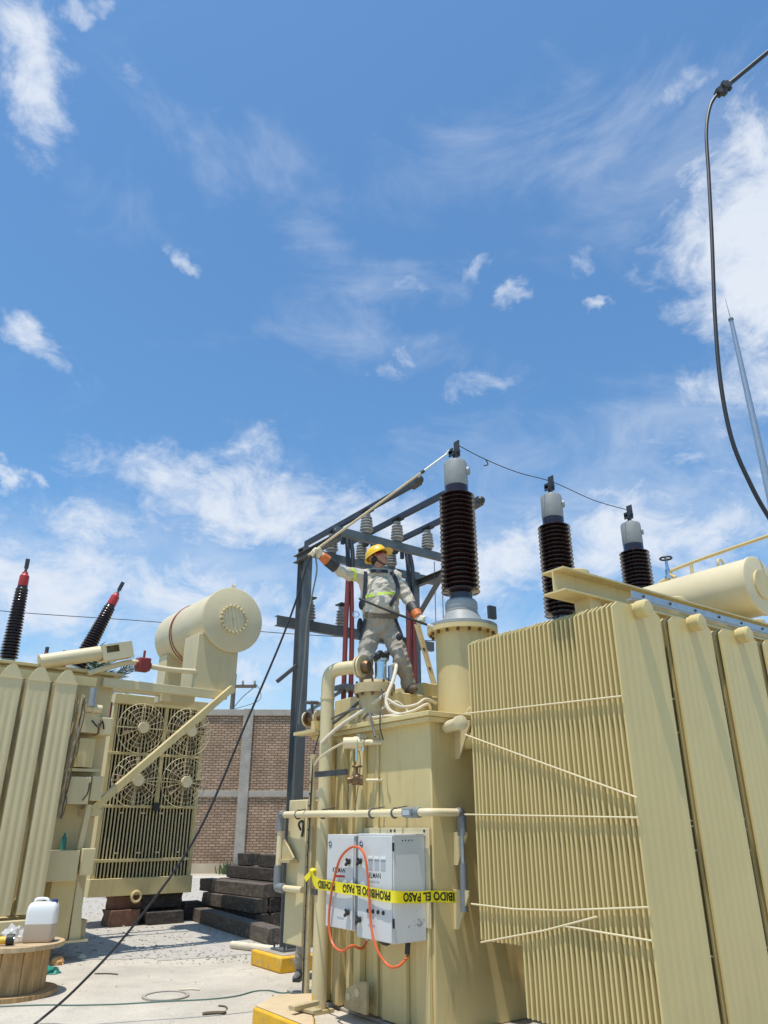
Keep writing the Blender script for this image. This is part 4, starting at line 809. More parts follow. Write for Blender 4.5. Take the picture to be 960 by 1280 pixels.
MB().tube(smooth_path([(-1.0, -2.28, 2.2), (-1.02, -2.3, 2.05), (-1.08, -2.3, 1.95)]), .010, 6).build('control_tubing', 'black_rubber', L)
MB().box(-.72, -1.6, 3.25, -.6, -1.45, 3.5).build('relay_box', 'dark_red', L, .01)
for ch_ in list(L.children):          # the tank and all that is bolted to it stands forward of the fan bank, built at 0.927 of the drawn size
    if ch_.name.split('.')[0] in ('cooler', 'fan', 'motor_mount'): continue
    lo_ = ch_.location; ch_.location = (.927 * lo_.x - .349, .927 * lo_.y - 1.042, .927 * lo_.z + .117); ch_.scale = (.927,) * 3
    if ch_.name.split('.')[0] == 'bushing': ch_.scale = (.86, .86, .82); ch_.location.z -= .02
MB().box(-4.6, -2.7, 0, -1.3, -2.4, .45).box(-4.6, -1.1, .0, -1.3, -.8, .45).build('bearer', 'cream_worn', L)
bo = tag(MB().lathe([(0, 0), (.035, 0), (.036, .12), (.03, .15), (.014, .18), (.014, .21), (0, .211)], n=14).build('drink_bottle', 'bottle_green'), 'small green bottle standing on the valve box of the left transformer', 'bottle')
bo.location = FL.w(-1.46, -3.0, 1.307)

# ------------------------------------------------------------------ people
def body_mesh(name, segs, voxel, mats, wrinkle=()):
    """segs: (p0, r0, p1, r1, material index); one continuous remeshed surface"""
    mb = MB()
    for (p0, r0, p1, r1, mi) in segs: mb.capsule(p0, r0, p1, r1)
    me = bpy.data.meshes.new('tmp'); me.from_pydata(mb.v, [], mb.f); o = bpy.data.objects.new('tmp', me); C.objects.link(o)
    rm = o.modifiers.new('r', 'REMESH'); rm.mode = 'VOXEL'; rm.voxel_size = voxel
    sm_ = o.modifiers.new('s', 'SMOOTH'); sm_.factor = .5; sm_.iterations = 3
    out = evaluated_mesh(o); bpy.data.objects.remove(o); out.name = name
    for m in mats: out.materials.append(MATS[m])
    import numpy as np
    n = len(out.vertices); co = np.empty(n * 3, dtype=np.float32); out.vertices.foreach_get('co', co); co = co.reshape(-1, 3)
    best = np.full(n, 1e9); idx = np.zeros(n, int)
    for (p0, r0, p1, r1, mi) in segs:
        a = np.array(p0, dtype=float); d = np.array(p1, dtype=float) - a; L2 = float(d @ d)
        t = np.clip((co - a) @ d / L2, 0, 1) if L2 > 1e-9 else np.zeros(n)
        dist = np.linalg.norm(co - (a + t[:, None] * d), axis=1) - (r0 + (r1 - r0) * t)
        k = dist < best; best[k] = dist[k]; idx[k] = mi
    fi = [int(np.bincount(idx[list(p.vertices)]).argmax()) for p in out.polygons]
    out.polygons.foreach_set('material_index', fi); out.polygons.foreach_set('use_smooth', [True] * len(out.polygons))
    if wrinkle:
        nr = [v.normal.copy() for v in out.vertices]
        for v in out.vertices:
            if idx[v.index] in wrinkle:
                c = v.co; w = noise.ridged_multi_fractal(Vector((c.x * 6 + c.z * 2, c.y * 5, c.z * 9 - c.x * 4)), 1, 2, 3, 1, 2) - 1.1
                w2 = noise.noise(Vector((c.x * 16 + c.z * 5, c.y * 14, c.z * 22 - c.x * 9))); v.co = c + nr[v.index] * (.017 * w + .006 * w2)
    out.update(); return out
V = Vector
def ribbon_on(bvh, pts, w, off=.006, th=.004, front=True):
    P = smooth_path(pts, 6); mb = MB(); q = []
    eye = V((0, 0, EYE))
    for p in P:
        loc, nn, i, d = bvh.ray_cast(eye, (p - eye).normalized()) if front else bvh.find_nearest(p)
        if loc is None: loc, nn, i, d = bvh.find_nearest(p)
        q.append((loc, nn))
    for _ in range(2): q = [(sum((q[j][0] for j in range(max(0, i - 2), min(len(q), i + 3))), V((0, 0, 0))) / (min(len(q), i + 3) - max(0, i - 2)), sum((q[j][1] for j in range(max(0, i - 3), min(len(q), i + 4))), V((0, 0, 0))).normalized()) for i in range(len(q))]
    vs = []; fs = []
    for i, (p, n) in enumerate(q):
        t = (q[min(i + 1, len(q) - 1)][0] - q[max(i - 1, 0)][0]); t = t.normalized() if t.length > 1e-6 else Vector((0, 0, 1)); s = n.cross(t).normalized() * (w / 2)
        vs += [p + s + n * off, p - s + n * off, p - s + n * (off + th), p + s + n * (off + th)]
    for i in range(len(q) - 1):
        a = i * 4
        for j in range(4): fs.append((a + j, a + (j + 1) % 4, a + 4 + (j + 1) % 4, a + 4 + j))
    return mb.add(vs, fs)
def hand_segs(wrist, palm_dir, side, curl_axis_pt, knuckle, s=1.0):
    """glove: palm plus five fingers bent round the point curl_axis_pt"""
    w = Vector(wrist); pd = Vector(palm_dir).normalized(); sd = Vector(side); sd = (sd - pd * sd.dot(pd)).normalized(); nn = pd.cross(sd)
    if (Vector(curl_axis_pt) - w).dot(nn) < 0: nn = -nn
    segs = []; c = w + pd * .075 * s
    for k in (-1, 0, 1): segs.append((w + sd * .015 * k * s, .025 * s, c + sd * .027 * k * s, .021 * s, 0))
    lens = (.9, 1.02, 1.0, .78)
    for k in range(4):
        b = c + sd * (k - 1.5) * .023 * s; l = lens[k] * s
        p1 = b + (pd * .55 + nn * .62).normalized() * .042 * l; p2 = p1 + (nn * .95 - pd * .35).normalized() * .032 * l; p3 = p2 + (-pd * .85 + nn * .2).normalized() * .024 * l
        segs += [(b, .0115 * s, p1, .0108 * s, 0), (p1, .0108 * s, p2, .0100 * s, 0), (p2, .0100 * s, p3, .009 * s, 0)]
    tb = w + pd * .03 * s + sd * .034 * s; t1 = tb + (sd * .6 + pd * .6 + nn * .5).normalized() * .045 * s; t2 = t1 + (pd * .5 + nn * .8 - sd * .4).normalized() * .034 * s
    segs += [(tb, .015 * s, t1, .0125 * s, 0), (t1, .0125 * s, t2, .0105 * s, 0)]
    return segs
def orth(fwd, up):
    f = Vector(fwd).normalized(); u = Vector(up); u = (u - f * u.dot(f)).normalized(); return f, u, u.cross(f)

ZS = 2.922      # top of the cover box he stands on
PW = thing('person', 'worker in yellow hard hat and harness reaching up with a hot stick', 'person', (.05, 8.27, ZS))
PWi = Matrix.Translation(Vector((-.05, -8.27, -ZS)))
V = Vector
hipc = V((-.035, 8.27, 3.70)); chest = V((-.055, 8.27, 4.13)); nb = V((-.075, 8.29, 4.34)); hd = V((-.070, 8.255, 4.515))
rsh, lsh = V((-.245, 8.27, 4.275)), V((.125, 8.27, 4.275))
relb = at(427, 715, 8.08); rwr = at(407, 699, 7.95); rha = at(392, 688, 7.93)
lel = at(511, 750, 8.22); lwr = at(521.5, 769, 8.06); lha = at(530, 783, 8.0)
rhp, lhp = V((-.135, 8.27, 3.66)), V((.065, 8.27, 3.66))
rkn, lkn = at(456, 824, 8.20), at(500.5, 823, 8.16)
ran, lan = V((-.20, 8.33, ZS + .10)), V((.275, 8.26, ZS + .10))
ff, fu, fr = orth((.74, -.52, .34), (-.2, 0, 1))
sg = [ # torso
    (hipc + V((-.085, 0, -.02)), .125, V((-.115, 8.25, 3.86)), .125, 1), (hipc + V((.085, 0, -.02)), .125, V((.045, 8.25, 3.86)), .125, 1), (hipc + V((0, -.02, -.02)), .135, V((-.035, 8.20, 3.86)), .13, 1),
    (V((-.12, 8.25, 3.86)), .128, V((-.16, 8.27, 4.14)), .118, 0), (V((.05, 8.25, 3.86)), .128, V((.05, 8.27, 4.14)), .118, 0), (V((-.035, 8.175, 3.90)), .145, V((-.055, 8.20, 4.14)), .125, 0), (V((-.035, 8.30, 3.9)), .12, V((-.055, 8.33, 4.16)), .12, 0),
    (V((-.16, 8.27, 4.14)), .115, rsh, .085, 0), (V((.05, 8.27, 4.14)), .115, lsh, .085, 0), (rsh, .085, nb, .075, 0), (lsh, .085, nb, .075, 0),
    (rsh, .09, relb, .07, 0), (relb, .064, relb.lerp(rwr, .35), .058, 0), (lsh, .09, lel, .07, 0), (lel, .063, lel.lerp(lwr, .35), .056, 0),
    (relb.lerp(rwr, .3), .05, rwr, .034, 2), (lel.lerp(lwr, .3), .05, lwr, .034, 2),
    # legs
    (rhp, .122, rkn, .092, 1), (rkn, .092, ran + V((0, 0, .05)), .088, 1), (lhp, .122, lkn, .092, 1), (lkn, .092, lan + V((0, 0, .03)), .090, 1), (rhp + V((0, .06, .02)), .10, rhp, .11, 1), (lhp + V((0, .06, .02)), .10, lhp, .11, 1),
    (ran, .058, ran + V((-.03, .02, -.045)), .055, 3), (ran + V((-.03, .02, -.047)), .052, ran + V((-.04, -.15, -.058)), .042, 3), (lan, .058, lan + V((.0, .02, -.045)), .055, 3), (lan + V((.0, .02, -.047)), .052, lan + V((.05, -.16, -.058)), .042, 3),
    # neck, head, face
    (nb, .06, hd + fu * -.06, .055, 2), (hd, .092, hd + fu * .02 - ff * .015, .094, 2), (hd + ff * .02, .082, hd - fu * .075 + ff * .045, .05, 2), (hd - fu * .085 + ff * .06, .034, hd - fu * .10 + ff * .075, .026, 2),
    (hd + ff * .088 + fu * .012, .012, hd + ff * .112 - fu * .03, .018, 2), (hd + ff * .085 - fu * .055 + fr * .02, .014, hd + ff * .085 - fu * .055 - fr * .02, .014, 2),
    (hd + fr * .09 - fu * .01, .016, hd + fr * .094 - fu * .035, .014, 2), (hd - fr * .09 - fu * .01, .016, hd - fr * .094 - fu * .035, .014, 2)]
bme = body_mesh('body', sg, .0095, ('shirt', 'trousers', 'skin', 'boot'), (0, 1))
bvh = BVHTree.FromPolygons([v.co.copy() for v in bme.vertices], [tuple(p.vertices) for p in bme.polygons])
bme.transform(PWi); body = inst('body', bme, PW)
def pchild(mb, name, m, angle=35):
    o = mb.build(name, m, PW, angle=angle); o.data.transform(PWi); return o
# helmet
Hm = Matrix((ff, -fr, fu)).transposed()
hv = MB(); hc = hd + fu * .035 - ff * .01; rows = 9; nn_ = 28
vs = []; fs = []
for shell, k in ((0, 1.0), (1, .955)):
    for i in range(rows):
        t = math.pi / 2 * i / (rows - 1)
        for j in range(nn_):
            a = 2 * math.pi * j / nn_; r_ = math.cos(t) if i < rows - 1 else .02
            p = V((.143 * r_ * math.cos(a), .122 * r_ * math.sin(a), .128 * math.sin(t) + (.012 * max(0, 1 - abs(math.sin(a)) * 4) * math.sin(2 * t)))) * k
            vs.append(hc + Hm @ p)
for s_ in (0, 1):
    o_ = s_ * rows * nn_
    for i in range(rows - 1):
        for j in range(nn_):
            f = (o_ + i * nn_ + j, o_ + i * nn_ + (j + 1) % nn_, o_ + (i + 1) * nn_ + (j + 1) % nn_, o_ + (i + 1) * nn_ + j); fs.append(f if not s_ else f[::-1])
    fs.append(tuple(o_ + (rows - 1) * nn_ + j for j in range(nn_)))
hv.add(vs, fs); vs = []; fs = []
for j in range(nn_ + 1):
    a = 2 * math.pi * j / nn_; br = .018 + .055 * max(0, math.cos(a)) ** 1.5
    for (e, h) in ((0, .004), (br, -.012 - .01 * max(0, math.cos(a))), (br, -.018 - .01 * max(0, math.cos(a))), (-.004, -.006)):
        vs.append(hc + Hm @ V(((.141 + e) * math.cos(a), (.120 + e) * math.sin(a), h)))
for j in range(nn_):
    for q_ in range(4): fs.append((j * 4 + q_, j * 4 + (q_ + 1) % 4, j * 4 + 4 + (q_ + 1) % 4, j * 4 + 4 + q_))
hv.add(vs, fs); pchild(hv, 'hard_hat', 'helmet_yellow', 50)
pchild(MB().tube(smooth_path([hd + fr * .094 + fu * .03, hd + fr * .088 - fu * .06 + ff * .02, hd - fu * .125 + ff * .05, hd - fr * .088 - fu * .06 + ff * .02, hd - fr * .094 + fu * .03]), .0075, 6), 'chin_strap', 'black_rubber')
gl = MB(); gp = [hd + ff * (.098 * math.cos(a)) + fr * (.095 * math.sin(a)) + fu * .012 for a in [x * .15 for x in range(-8, 9)]]
vs = []; fs = []
for p in gp: vs += [p - fu * .022, p + fu * .018]
gl.add(vs, [(2 * i, 2 * i + 2, 2 * i + 3, 2 * i + 1) for i in range(len(gp) - 1)]); go = pchild(gl, 'safety_glasses', 'lens_red', 60)
sd_ = go.modifiers.new('s', 'SOLIDIFY'); sd_.thickness = .004
pchild(MB().capsule(hd + ff * .094 - fu * .056 + fr * .018, .006, hd + ff * .094 - fu * .056 - fr * .018, .006), 'lips', 'dark_red')
hp = MB()
for k in range(9):
    a = 1.7 + k * .35; hp.ball(hd - ff * .06 * abs(math.sin(a)) + fr * .085 * math.cos(a) - fu * .03, .034, 8, 6)
pchild(hp, 'hair', 'hair')
# gloves: black cuff, orange gauntlet, white leather
for el, wr, ha, ax, sdv in ((relb, rwr, rha, at(392, 690, 7.85), (0, -.5, .85)), (lel, lwr, lha, at(530, 784, 7.9), (.8, -.2, .55))):
    d = (wr - el).normalized()
    pchild(MB().lathe([(.062, 0), (.068, .0), (.066, .13), (.058, .13)], el.lerp(wr, .36), d, 20), 'cuff', 'glove_black')
    a0 = el.lerp(wr, .36) + d * .115
    pchild(MB().lathe([(.060, 0), (.064, .0), (.052, .10), (.036, .115), (.03, .115)], a0, d, 20), 'gauntlet', 'glove_orange')
    hs = hand_segs(a0 + d * .10, (ha - wr), sdv, ax, None, 1.12)
    gme = body_mesh('glove', hs, .006, ('glove_white',)); gme.transform(PWi); inst('glove', gme, PW)
# harness, belt, reflective strips
def rib(pts, w, m, name, off=.006, front=True): return pchild(ribbon_on(bvh, pts, w, off + .004, .005, front), name, m, 60)
Yf = 7.98
rib([at(456, 713, 8.12), at(457, 725, Yf), at(456, 745, Yf), at(454, 762, Yf)], .045, 'strap_navy', 'harness_strap')
rib([at(487, 713, 8.12), at(496, 725, Yf), at(499, 742, Yf), at(499, 760, Yf)], .045, 'strap_navy', 'harness_strap')
rib([at(460, 715, 8.05), at(472, 714, 8.0), at(488, 715, 8.05)], .04, 'strap_navy', 'harness_strap', .008)
rib([at(454, 767, Yf), at(462, 769, Yf - .05), at(476, 770, Yf - .05), at(490, 770, Yf - .05), at(499, 768, Yf)], .055, 'strap_tan', 'belt', .008)
rib([at(497, 768, Yf), at(501, 772, 8.3), at(480, 772, 8.6), at(452, 770, 8.35), at(452, 768, Yf)], .055, 'strap_tan', 'belt', .008, False)
rib([at(456, 747, Yf), at(466, 744, Yf), at(480, 742, Yf), at(494, 742, Yf), at(498, 744, 8.05)], .035, 'lime', 'reflective_band', .003)
rib([at(442, 708, 8.0), at(444, 714, 7.95), at(443, 722, 8.0), at(444, 729, 8.1)], .035, 'lime', 'reflective_band', .003)
rib([at(458, 770, Yf), at(454, 790, 8.0), at(447, 802, 8.2)], .04, 'strap_navy', 'leg_strap', .006)
rib([at(492, 770, Yf), at(499, 788, 8.0), at(506, 798, 8.15)], .04, 'strap_navy', 'leg_strap', .006)
pchild(MB().ball(at(499, 796, 8.05), .04, sc=(.9, .6, 1.1)).ball(at(452, 756, 8.22), .05, sc=(.7, .8, 1.2)).ball(at(450, 782, 8.26), .06, sc=(.6, .9, 1.5)), 'tool_pouch', 'strap_navy')
pchild(MB().ring(at(445, 768, 8.15), (.2, -1, .2), .035, .006, 18, 6), 'harness_ring', 'chrome')
pchild(MB().box(-.03, -.012, -.02, .03, .012, .02, Matrix.Translation(at(473, 714, 7.975))), 'buckle', 'dark_metal')
# his sticks
tipw = FM.w(.904, .493, 5.82) + V((-.075, -.03, 0))
h0 = at(391, 690, 7.905); dst = (tipw - h0)
hs_ = MB().tube([h0 - dst * .03, h0 + dst * .80], .015, 10)
stk = tag(hs_.build('hot_stick', 'stick_tan'), 'tan hot stick reaching from the raised glove to the tall bushing terminal', 'hot stick')
MB().tube([h0 + dst * .79, h0 + dst * .985], .012, 8).tube([h0 + dst * .97, h0 + dst * 1.0 + V((0, 0, .03)), h0 + dst * 1.012], .01, 8).build('stick_head', 'stick_white', stk)
MB().lathe([(.022, 0), (.022, .05)], h0 + dst * .78, dst, 10).build('ferrule', 'dark_metal', stk)
s2 = [at(449, 748, 7.9), at(470, 757, 7.88), at(500, 769, 7.89), at(534, 781, 7.92), at(549, 786, 7.93)]
st2 = tag(MB().tube(s2, .014, 8).build('hot_stick', 'black_rubber'), 'thin dark stick held low across the worker\'s waist', 'hot stick')
MB().tube([s2[-2], s2[-1]], .017, 8).build('stick_end', 'stick_white', st2)
# leaning tan bar behind his hand
lb = tag(MB().bar(FM.w(1.12, 1.25, 3.09), at(520, 781, 9.0), .07, .012).bar(FM.w(1.14, 1.27, 3.09), at(522, 781, 9.02), .012, .07).build('angle_bar', 'cream_worn'), 'tan angle bar leaning behind the worker\'s lowered hand', 'angle bar')
for k in (.3, .6): MB().cyl(FM.w(1.12, 1.25, 3.09).lerp(at(520, 781, 9.0), k) + V((0, -.02, 0)), FM.w(1.12, 1.25, 3.09).lerp(at(520, 781, 9.0), k) + V((0, .02, 0)), .018, n=8).build('bolt', 'dark_metal', lb)
# grounding lead from the raised glove to the yard
gl_ = [h0, at(383, 708, 7.88), at(372, 745, 7.86), at(351, 802, 7.84), at(310, 898, 7.8), at(247, 1042, 7.74), at(170, 1153, 7.7), at(100, 1231, 7.65), on_ground(45, 1279, .012), on_ground(0, 1310, .012)]
tag(MB().tube(smooth_path(gl_, 8), .0115, 8).build('grounding_lead', 'black_rubber'), 'long black lead hanging from the raised glove down to the yard floor', 'cable')
tag(MB().tube(smooth_path([h0 + V((.02, 0, 0)), at(396, 712, 7.9), at(391, 740, 8.0), at(384, 775, 8.3), at(380, 830, 8.8), FM.w(-.1, 2.3, 2.7)], 8), .009, 8).build('grounding_lead', 'grey_conduit'), 'short grey lead hanging beside the steel post under the raised glove', 'cable')

# second person, mostly hidden behind the tank
g2 = on_ground(374, 1224); P2 = thing('person', 'person in grey trousers and sneakers almost hidden behind the near oil pipe', 'person', (g2.x, g2.y, 0))
o2 = V((0, 0, 0)); a1, a2 = V((-.0, .02, .09)), V((.24, .10, .09))
k1, k2 = V((.05, -.05, .50)), V((.26, .02, .50)); h1, h2 = V((.07, .14, .90)), V((.25, .14, .90)); c2_ = V((.2, -.02, 1.25)); n2_ = V((.22, -.12, 1.42)); hd2 = V((.24, -.18, 1.52))
sh1, sh2 = V((.03, -.05, 1.34)), V((.38, -.03, 1.34)); e1_, e2_ = V((.08, -.16, 1.08)), V((.46, -.14, 1.08)); w1_, w2_ = V((.2, -.3, .98)), V((.38, -.32, .98))
sg2 = [(h1, .12, h2, .12, 1), (V((.1, .1, .98)), .13, V((.1, 0, 1.26)), .12, 0), (V((.24, .1, .98)), .13, V((.28, 0, 1.26)), .12, 0), (sh1, .08, n2_, .07, 0), (sh2, .08, n2_, .07, 0), (c2_, .14, n2_, .08, 0),
       (sh1, .075, e1_, .058, 0), (e1_, .055, w1_, .04, 2), (sh2, .075, e2_, .058, 0), (e2_, .055, w2_, .04, 2), (w1_, .032, w1_ + V((.06, -.05, -.03)), .026, 2), (w2_, .032, w2_ + V((-.05, -.05, -.03)), .026, 2),
       (h1, .11, k1, .078, 1), (k1, .078, a1 + V((0, 0, .07)), .07, 1), (h2, .11, k2, .078, 1), (k2, .078, a2 + V((0, 0, .07)), .07, 1), (n2_, .055, hd2, .06, 2), (hd2, .09, hd2 + V((.01, -.01, .06)), .095, 2), (hd2 + V((.02, -.05, -.03)), .05, hd2 + V((.03, -.07, -.05)), .035, 2),
       (a1, .052, a1 + V((-.01, .03, -.045)), .045, 3), (a1 + V((-.01, .03, -.048)), .042, a1 + V((-.03, -.17, -.055)), .035, 3), (a2, .052, a2 + V((0, .03, -.045)), .045, 3), (a2 + V((0, .03, -.048)), .042, a2 + V((.02, -.17, -.055)), .035, 3)]
b2 = body_mesh('body', sg2, .012, ('shirt', 'trousers', 'skin', 'shoe_grey'), (0, 1)); inst('body', b2, P2)
MB().ball(hd2 + V((0, .01, .08)), .105, sc=(1, 1, .75)).build('hair', 'hair', P2)
for a in (a1, a2): MB().prism([(-.045, -.20), (.03, -.22), (.05, -.1), (.04, .08), (-.04, .08), (-.06, -.1)], Matrix.Translation(a + V((-.01, .0, -.088))), .022).build('shoe_sole', 'black_rubber', P2)

# ------------------------------------------------------------------ yard objects
def timber_mesh(L_, w, h, m, seed):
    r = random.Random(seed); mb = MB(); n = 9; vs = []; fs = []
    for i in range(n):
        x = -L_ / 2 + L_ * i / (n - 1)
        prof_ = [(-w / 2, -h / 2), (-w / 6, -h / 2), (w / 6, -h / 2), (w / 2, -h / 2), (w / 2, -h / 6), (w / 2, h / 6), (w / 2, h / 2), (w / 6, h / 2), (-w / 6, h / 2), (-w / 2, h / 2), (-w / 2, h / 6), (-w / 2, -h / 6)]
        for (a, b) in prof_: vs.append((x + r.uniform(-.008, .008) * (3 if i in (0, n - 1) else 1), a * (.97 + .03 * r.random()) + r.uniform(-.004, .004), b * (.96 + .04 * r.random())))
    for i in range(n - 1):
        for j in range(12): a = i * 12; fs.append((a + j, a + 12 + j, a + 12 + (j + 1) % 12, a + (j + 1) % 12))
    fs += [tuple(range(12)), tuple(range(n * 12 - 1, n * 12 - 13, -1))]
    return mb.add(vs, fs).mesh('timber', m, 30)
TG = 'timbers and blocks stacked in the yard'
def timber(label, c, ang, L_, w, h, m='timber', tilt=0):
    o = inst('timber', timber_mesh(L_, w, h, m, hash(label) % 999 if False else len(label) * 7 + int(L_ * 100)), None, c, (0, tilt, ang), bev=.012); return tag(o, label, 'timber', TG)
dT = R(-58)
def ends(p0, p1): p0, p1 = V(p0), V(p1); d = p1 - p0; return (p0 + p1) / 2, math.atan2(d.y, d.x), d.length
def timber_px(label, u0, v0, u1, v1, ztop, w, h, m='timber'):
    a, b = on_ground(u0, v0, ztop), on_ground(u1, v1, ztop); c, an, l = ends(a, b); return timber(label, (c.x, c.y, ztop - h / 2), an, l, w, h, m)
timber_px('long grey timber lying flat on the gravel in front of the stack', 250, 1134, 346, 1160, .22, .26, .215, 'timber_grey')
PB = V((-2.62, 15.3, 0)); an0 = R(-52); dv = V((math.cos(an0), math.sin(an0), 0)); nv = V((-dv.y, dv.x, 0))
def stack(label, along, across, z, L_, w=.27, h=.218, m='timber', an=0):
    c = PB + dv * along + nv * across; timber(label, (c.x, c.y, z * .93 + h / 2 + .002), an0 + an, L_, w, h, m)
stack('lowest dark timber in the front row of the stack', -.05, -.16, .0, 2.3)
stack('lowest dark timber in the back row of the stack', .0, .13, .0, 2.3)
stack('dark timber two up at the front of the stack, its end split', .05, -.19, .239, 2.05, m='timber_grey')
stack('dark timber two up behind the front timber of the stack', .0, .12, .239, 2.2)
stack('weathered brown timber on top of the front row', -.1, -.08, .478, 2.3, m='timber_grey', an=R(3))
stack('dark timber laid behind the weathered brown one', .0, .24, .478, 2.3)
stack('third dark timber from the ground at the back of the stack', .1, .5, .478, 2.4, an=R(-2)); stack('hidden support timber under the back of the stack', .1, .48, .239, 2.3); stack('hidden ground timber under the back of the stack', .1, .46, .0, 2.3)
stack('long black timber near the top of the stack', .1, .40, .717, 2.4, an=R(2))
stack('topmost black timber of the stack, beside the short block', .62, .46, .956, 1.35)
stack('short black block at the top left end of the stack', -.62, .44, .956, .42, .28, .22)
# blocks under the cooler
def block(label, l, sz, m, an=0):
    c = FL.w(*l); o = inst('support_block', timber_mesh(sz[0], sz[1], sz[2], m, int(sz[0] * 977 + l[0] * 31)), None, (c.x, c.y, l[2] + sz[2] / 2 + .004), (0, 0, FL.r + an), bev=.01); tag(o, label, 'block', TG)
block('brown block on the gravel under the left end of the fan bank', (.62, .12, 0), (.52, .4, .26), 'brick_block')
block('thin brown plank block right under the left end of the fan bank', (.66, .2, .26), (.48, .4, .208), 'brick_block', .08)
block('black block standing forward under the right end of the fan bank', (1.33, -.06, 0), (.66, .24, .20), 'timber')
block('black block behind the forward one under the fan bank', (1.35, .28, 0), (.8, .3, .24), 'timber')
block('upper dark block with a reddish face under the fan bank', (1.30, .22, .244), (.78, .38, .225), 'timber', .03)
block('small dark block by the right end of the fan bank', (2.0, .3, 0), (.36, .3, .3), 'timber')
# cable spool
sc_ = on_ground(22, 1232); SPC = V((-3.90, 8.97, 0))
SP = thing('cable_spool', 'wooden cable spool used as a table at the lower left', 'cable spool', SPC)
for nm, z, rr, m in (('top_disc', .43, .49, 'spool_top'), ('bottom_disc', .0, .49, 'spool_wood')):
    mb = MB(); r8 = random.Random(4 + int(z * 10))
    for i in range(6):
        y0, y1 = -rr + i * rr / 3 + .002, -rr + (i + 1) * rr / 3 - .002; ys = [y0 + (y1 - y0) * t / 6 for t in range(7)]
        pl_ = [(math.sqrt(max(0, rr * rr - y * y)) + .004, y) for y in ys] + [(-math.sqrt(max(0, rr * rr - y * y)) - .004, y) for y in reversed(ys)]
        mb_ = MB().prism(pl_, Matrix.Translation((0, 0, z + r8.uniform(0, .003))), .042); mb_.build('plank', m, SP)
stv = MB().box(-.098, -.011, 0, .098, .011, .386).mesh('stave', 'spool_wood')
for i in range(11):
    a = 2 * math.pi * i / 11; inst('stave', stv, SP, (.34 * math.cos(a), .34 * math.sin(a), .043), (0, 0, a + math.pi / 2), bev=.003)
# jug on the spool
jp = MB(); JW, JD, JH = .15, .11, .375
def rrect(w, d, r, n=5):
    out = []
    for cx, cy, a0 in ((w - r, d - r, 0), (-w + r, d - r, 90), (-w + r, -d + r, 180), (w - r, -d + r, 270)):
        for k in range(n): a = R(a0 + 90 * k / (n - 1)); out.append((cx + r * math.cos(a), cy + r * math.sin(a)))
    return out
vs = []; fs = []; lv = [(.0, .90), (.012, .98), (.03, 1), (.27, 1), (.30, .99), (.335, .95), (.36, .86), (.372, .74)]
for (z, k) in lv: vs += [(x * k, y * k, z) for x, y in rrect(JW, JD, .04)]
nr = 20
for i in range(len(lv) - 1): fs += [(i * nr + j, i * nr + (j + 1) % nr, (i + 1) * nr + (j + 1) % nr, (i + 1) * nr + j) for j in range(nr)]
fs += [tuple(range(nr - 1, -1, -1)), tuple(range((len(lv) - 1) * nr, len(lv) * nr))]
jug = tag(MB().add(vs, fs).tube(smooth_path([(-.09, 0, .35), (-.09, 0, .395), (-.03, 0, .405), (.03, 0, .395), (.04, 0, .35)]), .014, 8).build('plastic_jug', 'jug', angle=60), 'white plastic jug half full of tan liquid on the wooden spool', 'jug')
jc = SPC + V((.24, .02, .4765)); jug.location = jc; jug.rotation_euler = (0, 0, R(12))
MB().cyl((.10, .0, .355), (.10, 0, .395), .034, n=18).build('cap', 'cap_blue', jug)
# tool, bag, rag
td = thing('power_tool', 'yellow and black power tool lying on the wooden spool', 'power tool', SPC + V((-.02, -.28, .4765)), R(14))
MB().tube(smooth_path([(-.15, 0, .035), (-.05, 0, .045), (.06, 0, .045)]), [.02, .03, .036] + [.036] * 10, 12).box(-.05, -.02, .01, .0, .02, .04).build('housing', 'tool_yellow', td, .004)
MB().cyl((.05, 0, .05), (.12, 0, .052), .05, n=20).build('motor', 'black_rubber', td); MB().cyl((.121, 0, .052), (.125, 0, .052), .028, n=18).build('end_ring', 'chrome', td)
MB().tube(smooth_path([(-.15, 0, .03), (-.22, .02, .02), (-.27, -.04, .012), (-.2, -.08, .012), (-.12, -.06, .012)]), .008, 6).build('cord', 'beige_hose', td)
bg_ = bmesh.new(); bmesh.ops.create_icosphere(bg_, subdivisions=3, radius=.1)
for v in bg_.verts:
    k = 1 + .55 * noise.noise(v.co * 22) + .3 * noise.noise(v.co * 55); v.co = V((v.co.x * k * 1.1, v.co.y * k * .8, max(-.06, v.co.z * k * .95)))
bgm = MB(); bgm.v = [tuple(v.co) for v in bg_.verts]; bgm.f = [tuple(v.index for v in f.verts) for f in bg_.faces]; bg_.free()
bag = tag(bgm.build('plastic_bag', 'clear_bag', angle=25), 'crumpled clear plastic bag beside the white jug', 'bag'); bag.location = SPC + V((.0, -.08, .538))
def lump(name, label, cat, loc, s, m, seed):
    b = bmesh.new(); bmesh.ops.create_icosphere(b, subdivisions=3, radius=1)
    for v in b.verts:
        k = 1 + .5 * noise.noise(v.co * 1.7 + V((seed, 0, 0))) + .25 * noise.noise(v.co * 5 + V((0, seed, 0))); v.co = V((v.co.x * s[0] * k, v.co.y * s[1] * k, max(-s[2] * .3, v.co.z * s[2] * k)))
    mb = MB(); mb.v = [tuple(v.co) for v in b.verts]; mb.f = [tuple(v.index for v in f.verts) for f in b.faces]; b.free()
    o = tag(mb.build(name, m, angle=30), label, cat); o.location = V(loc) + V((0, 0, s[2] * .3 + .005)); return o
lump('rag', 'orange rag on the floor behind the wooden spool', 'rag', on_ground(70, 1206), (.09, .07, .06), 'rag_orange', 3)
lump('rag', 'teal rag in the shade of the wooden spool', 'rag', on_ground(62, 1217), (.11, .08, .06), 'bottle_green', 9)
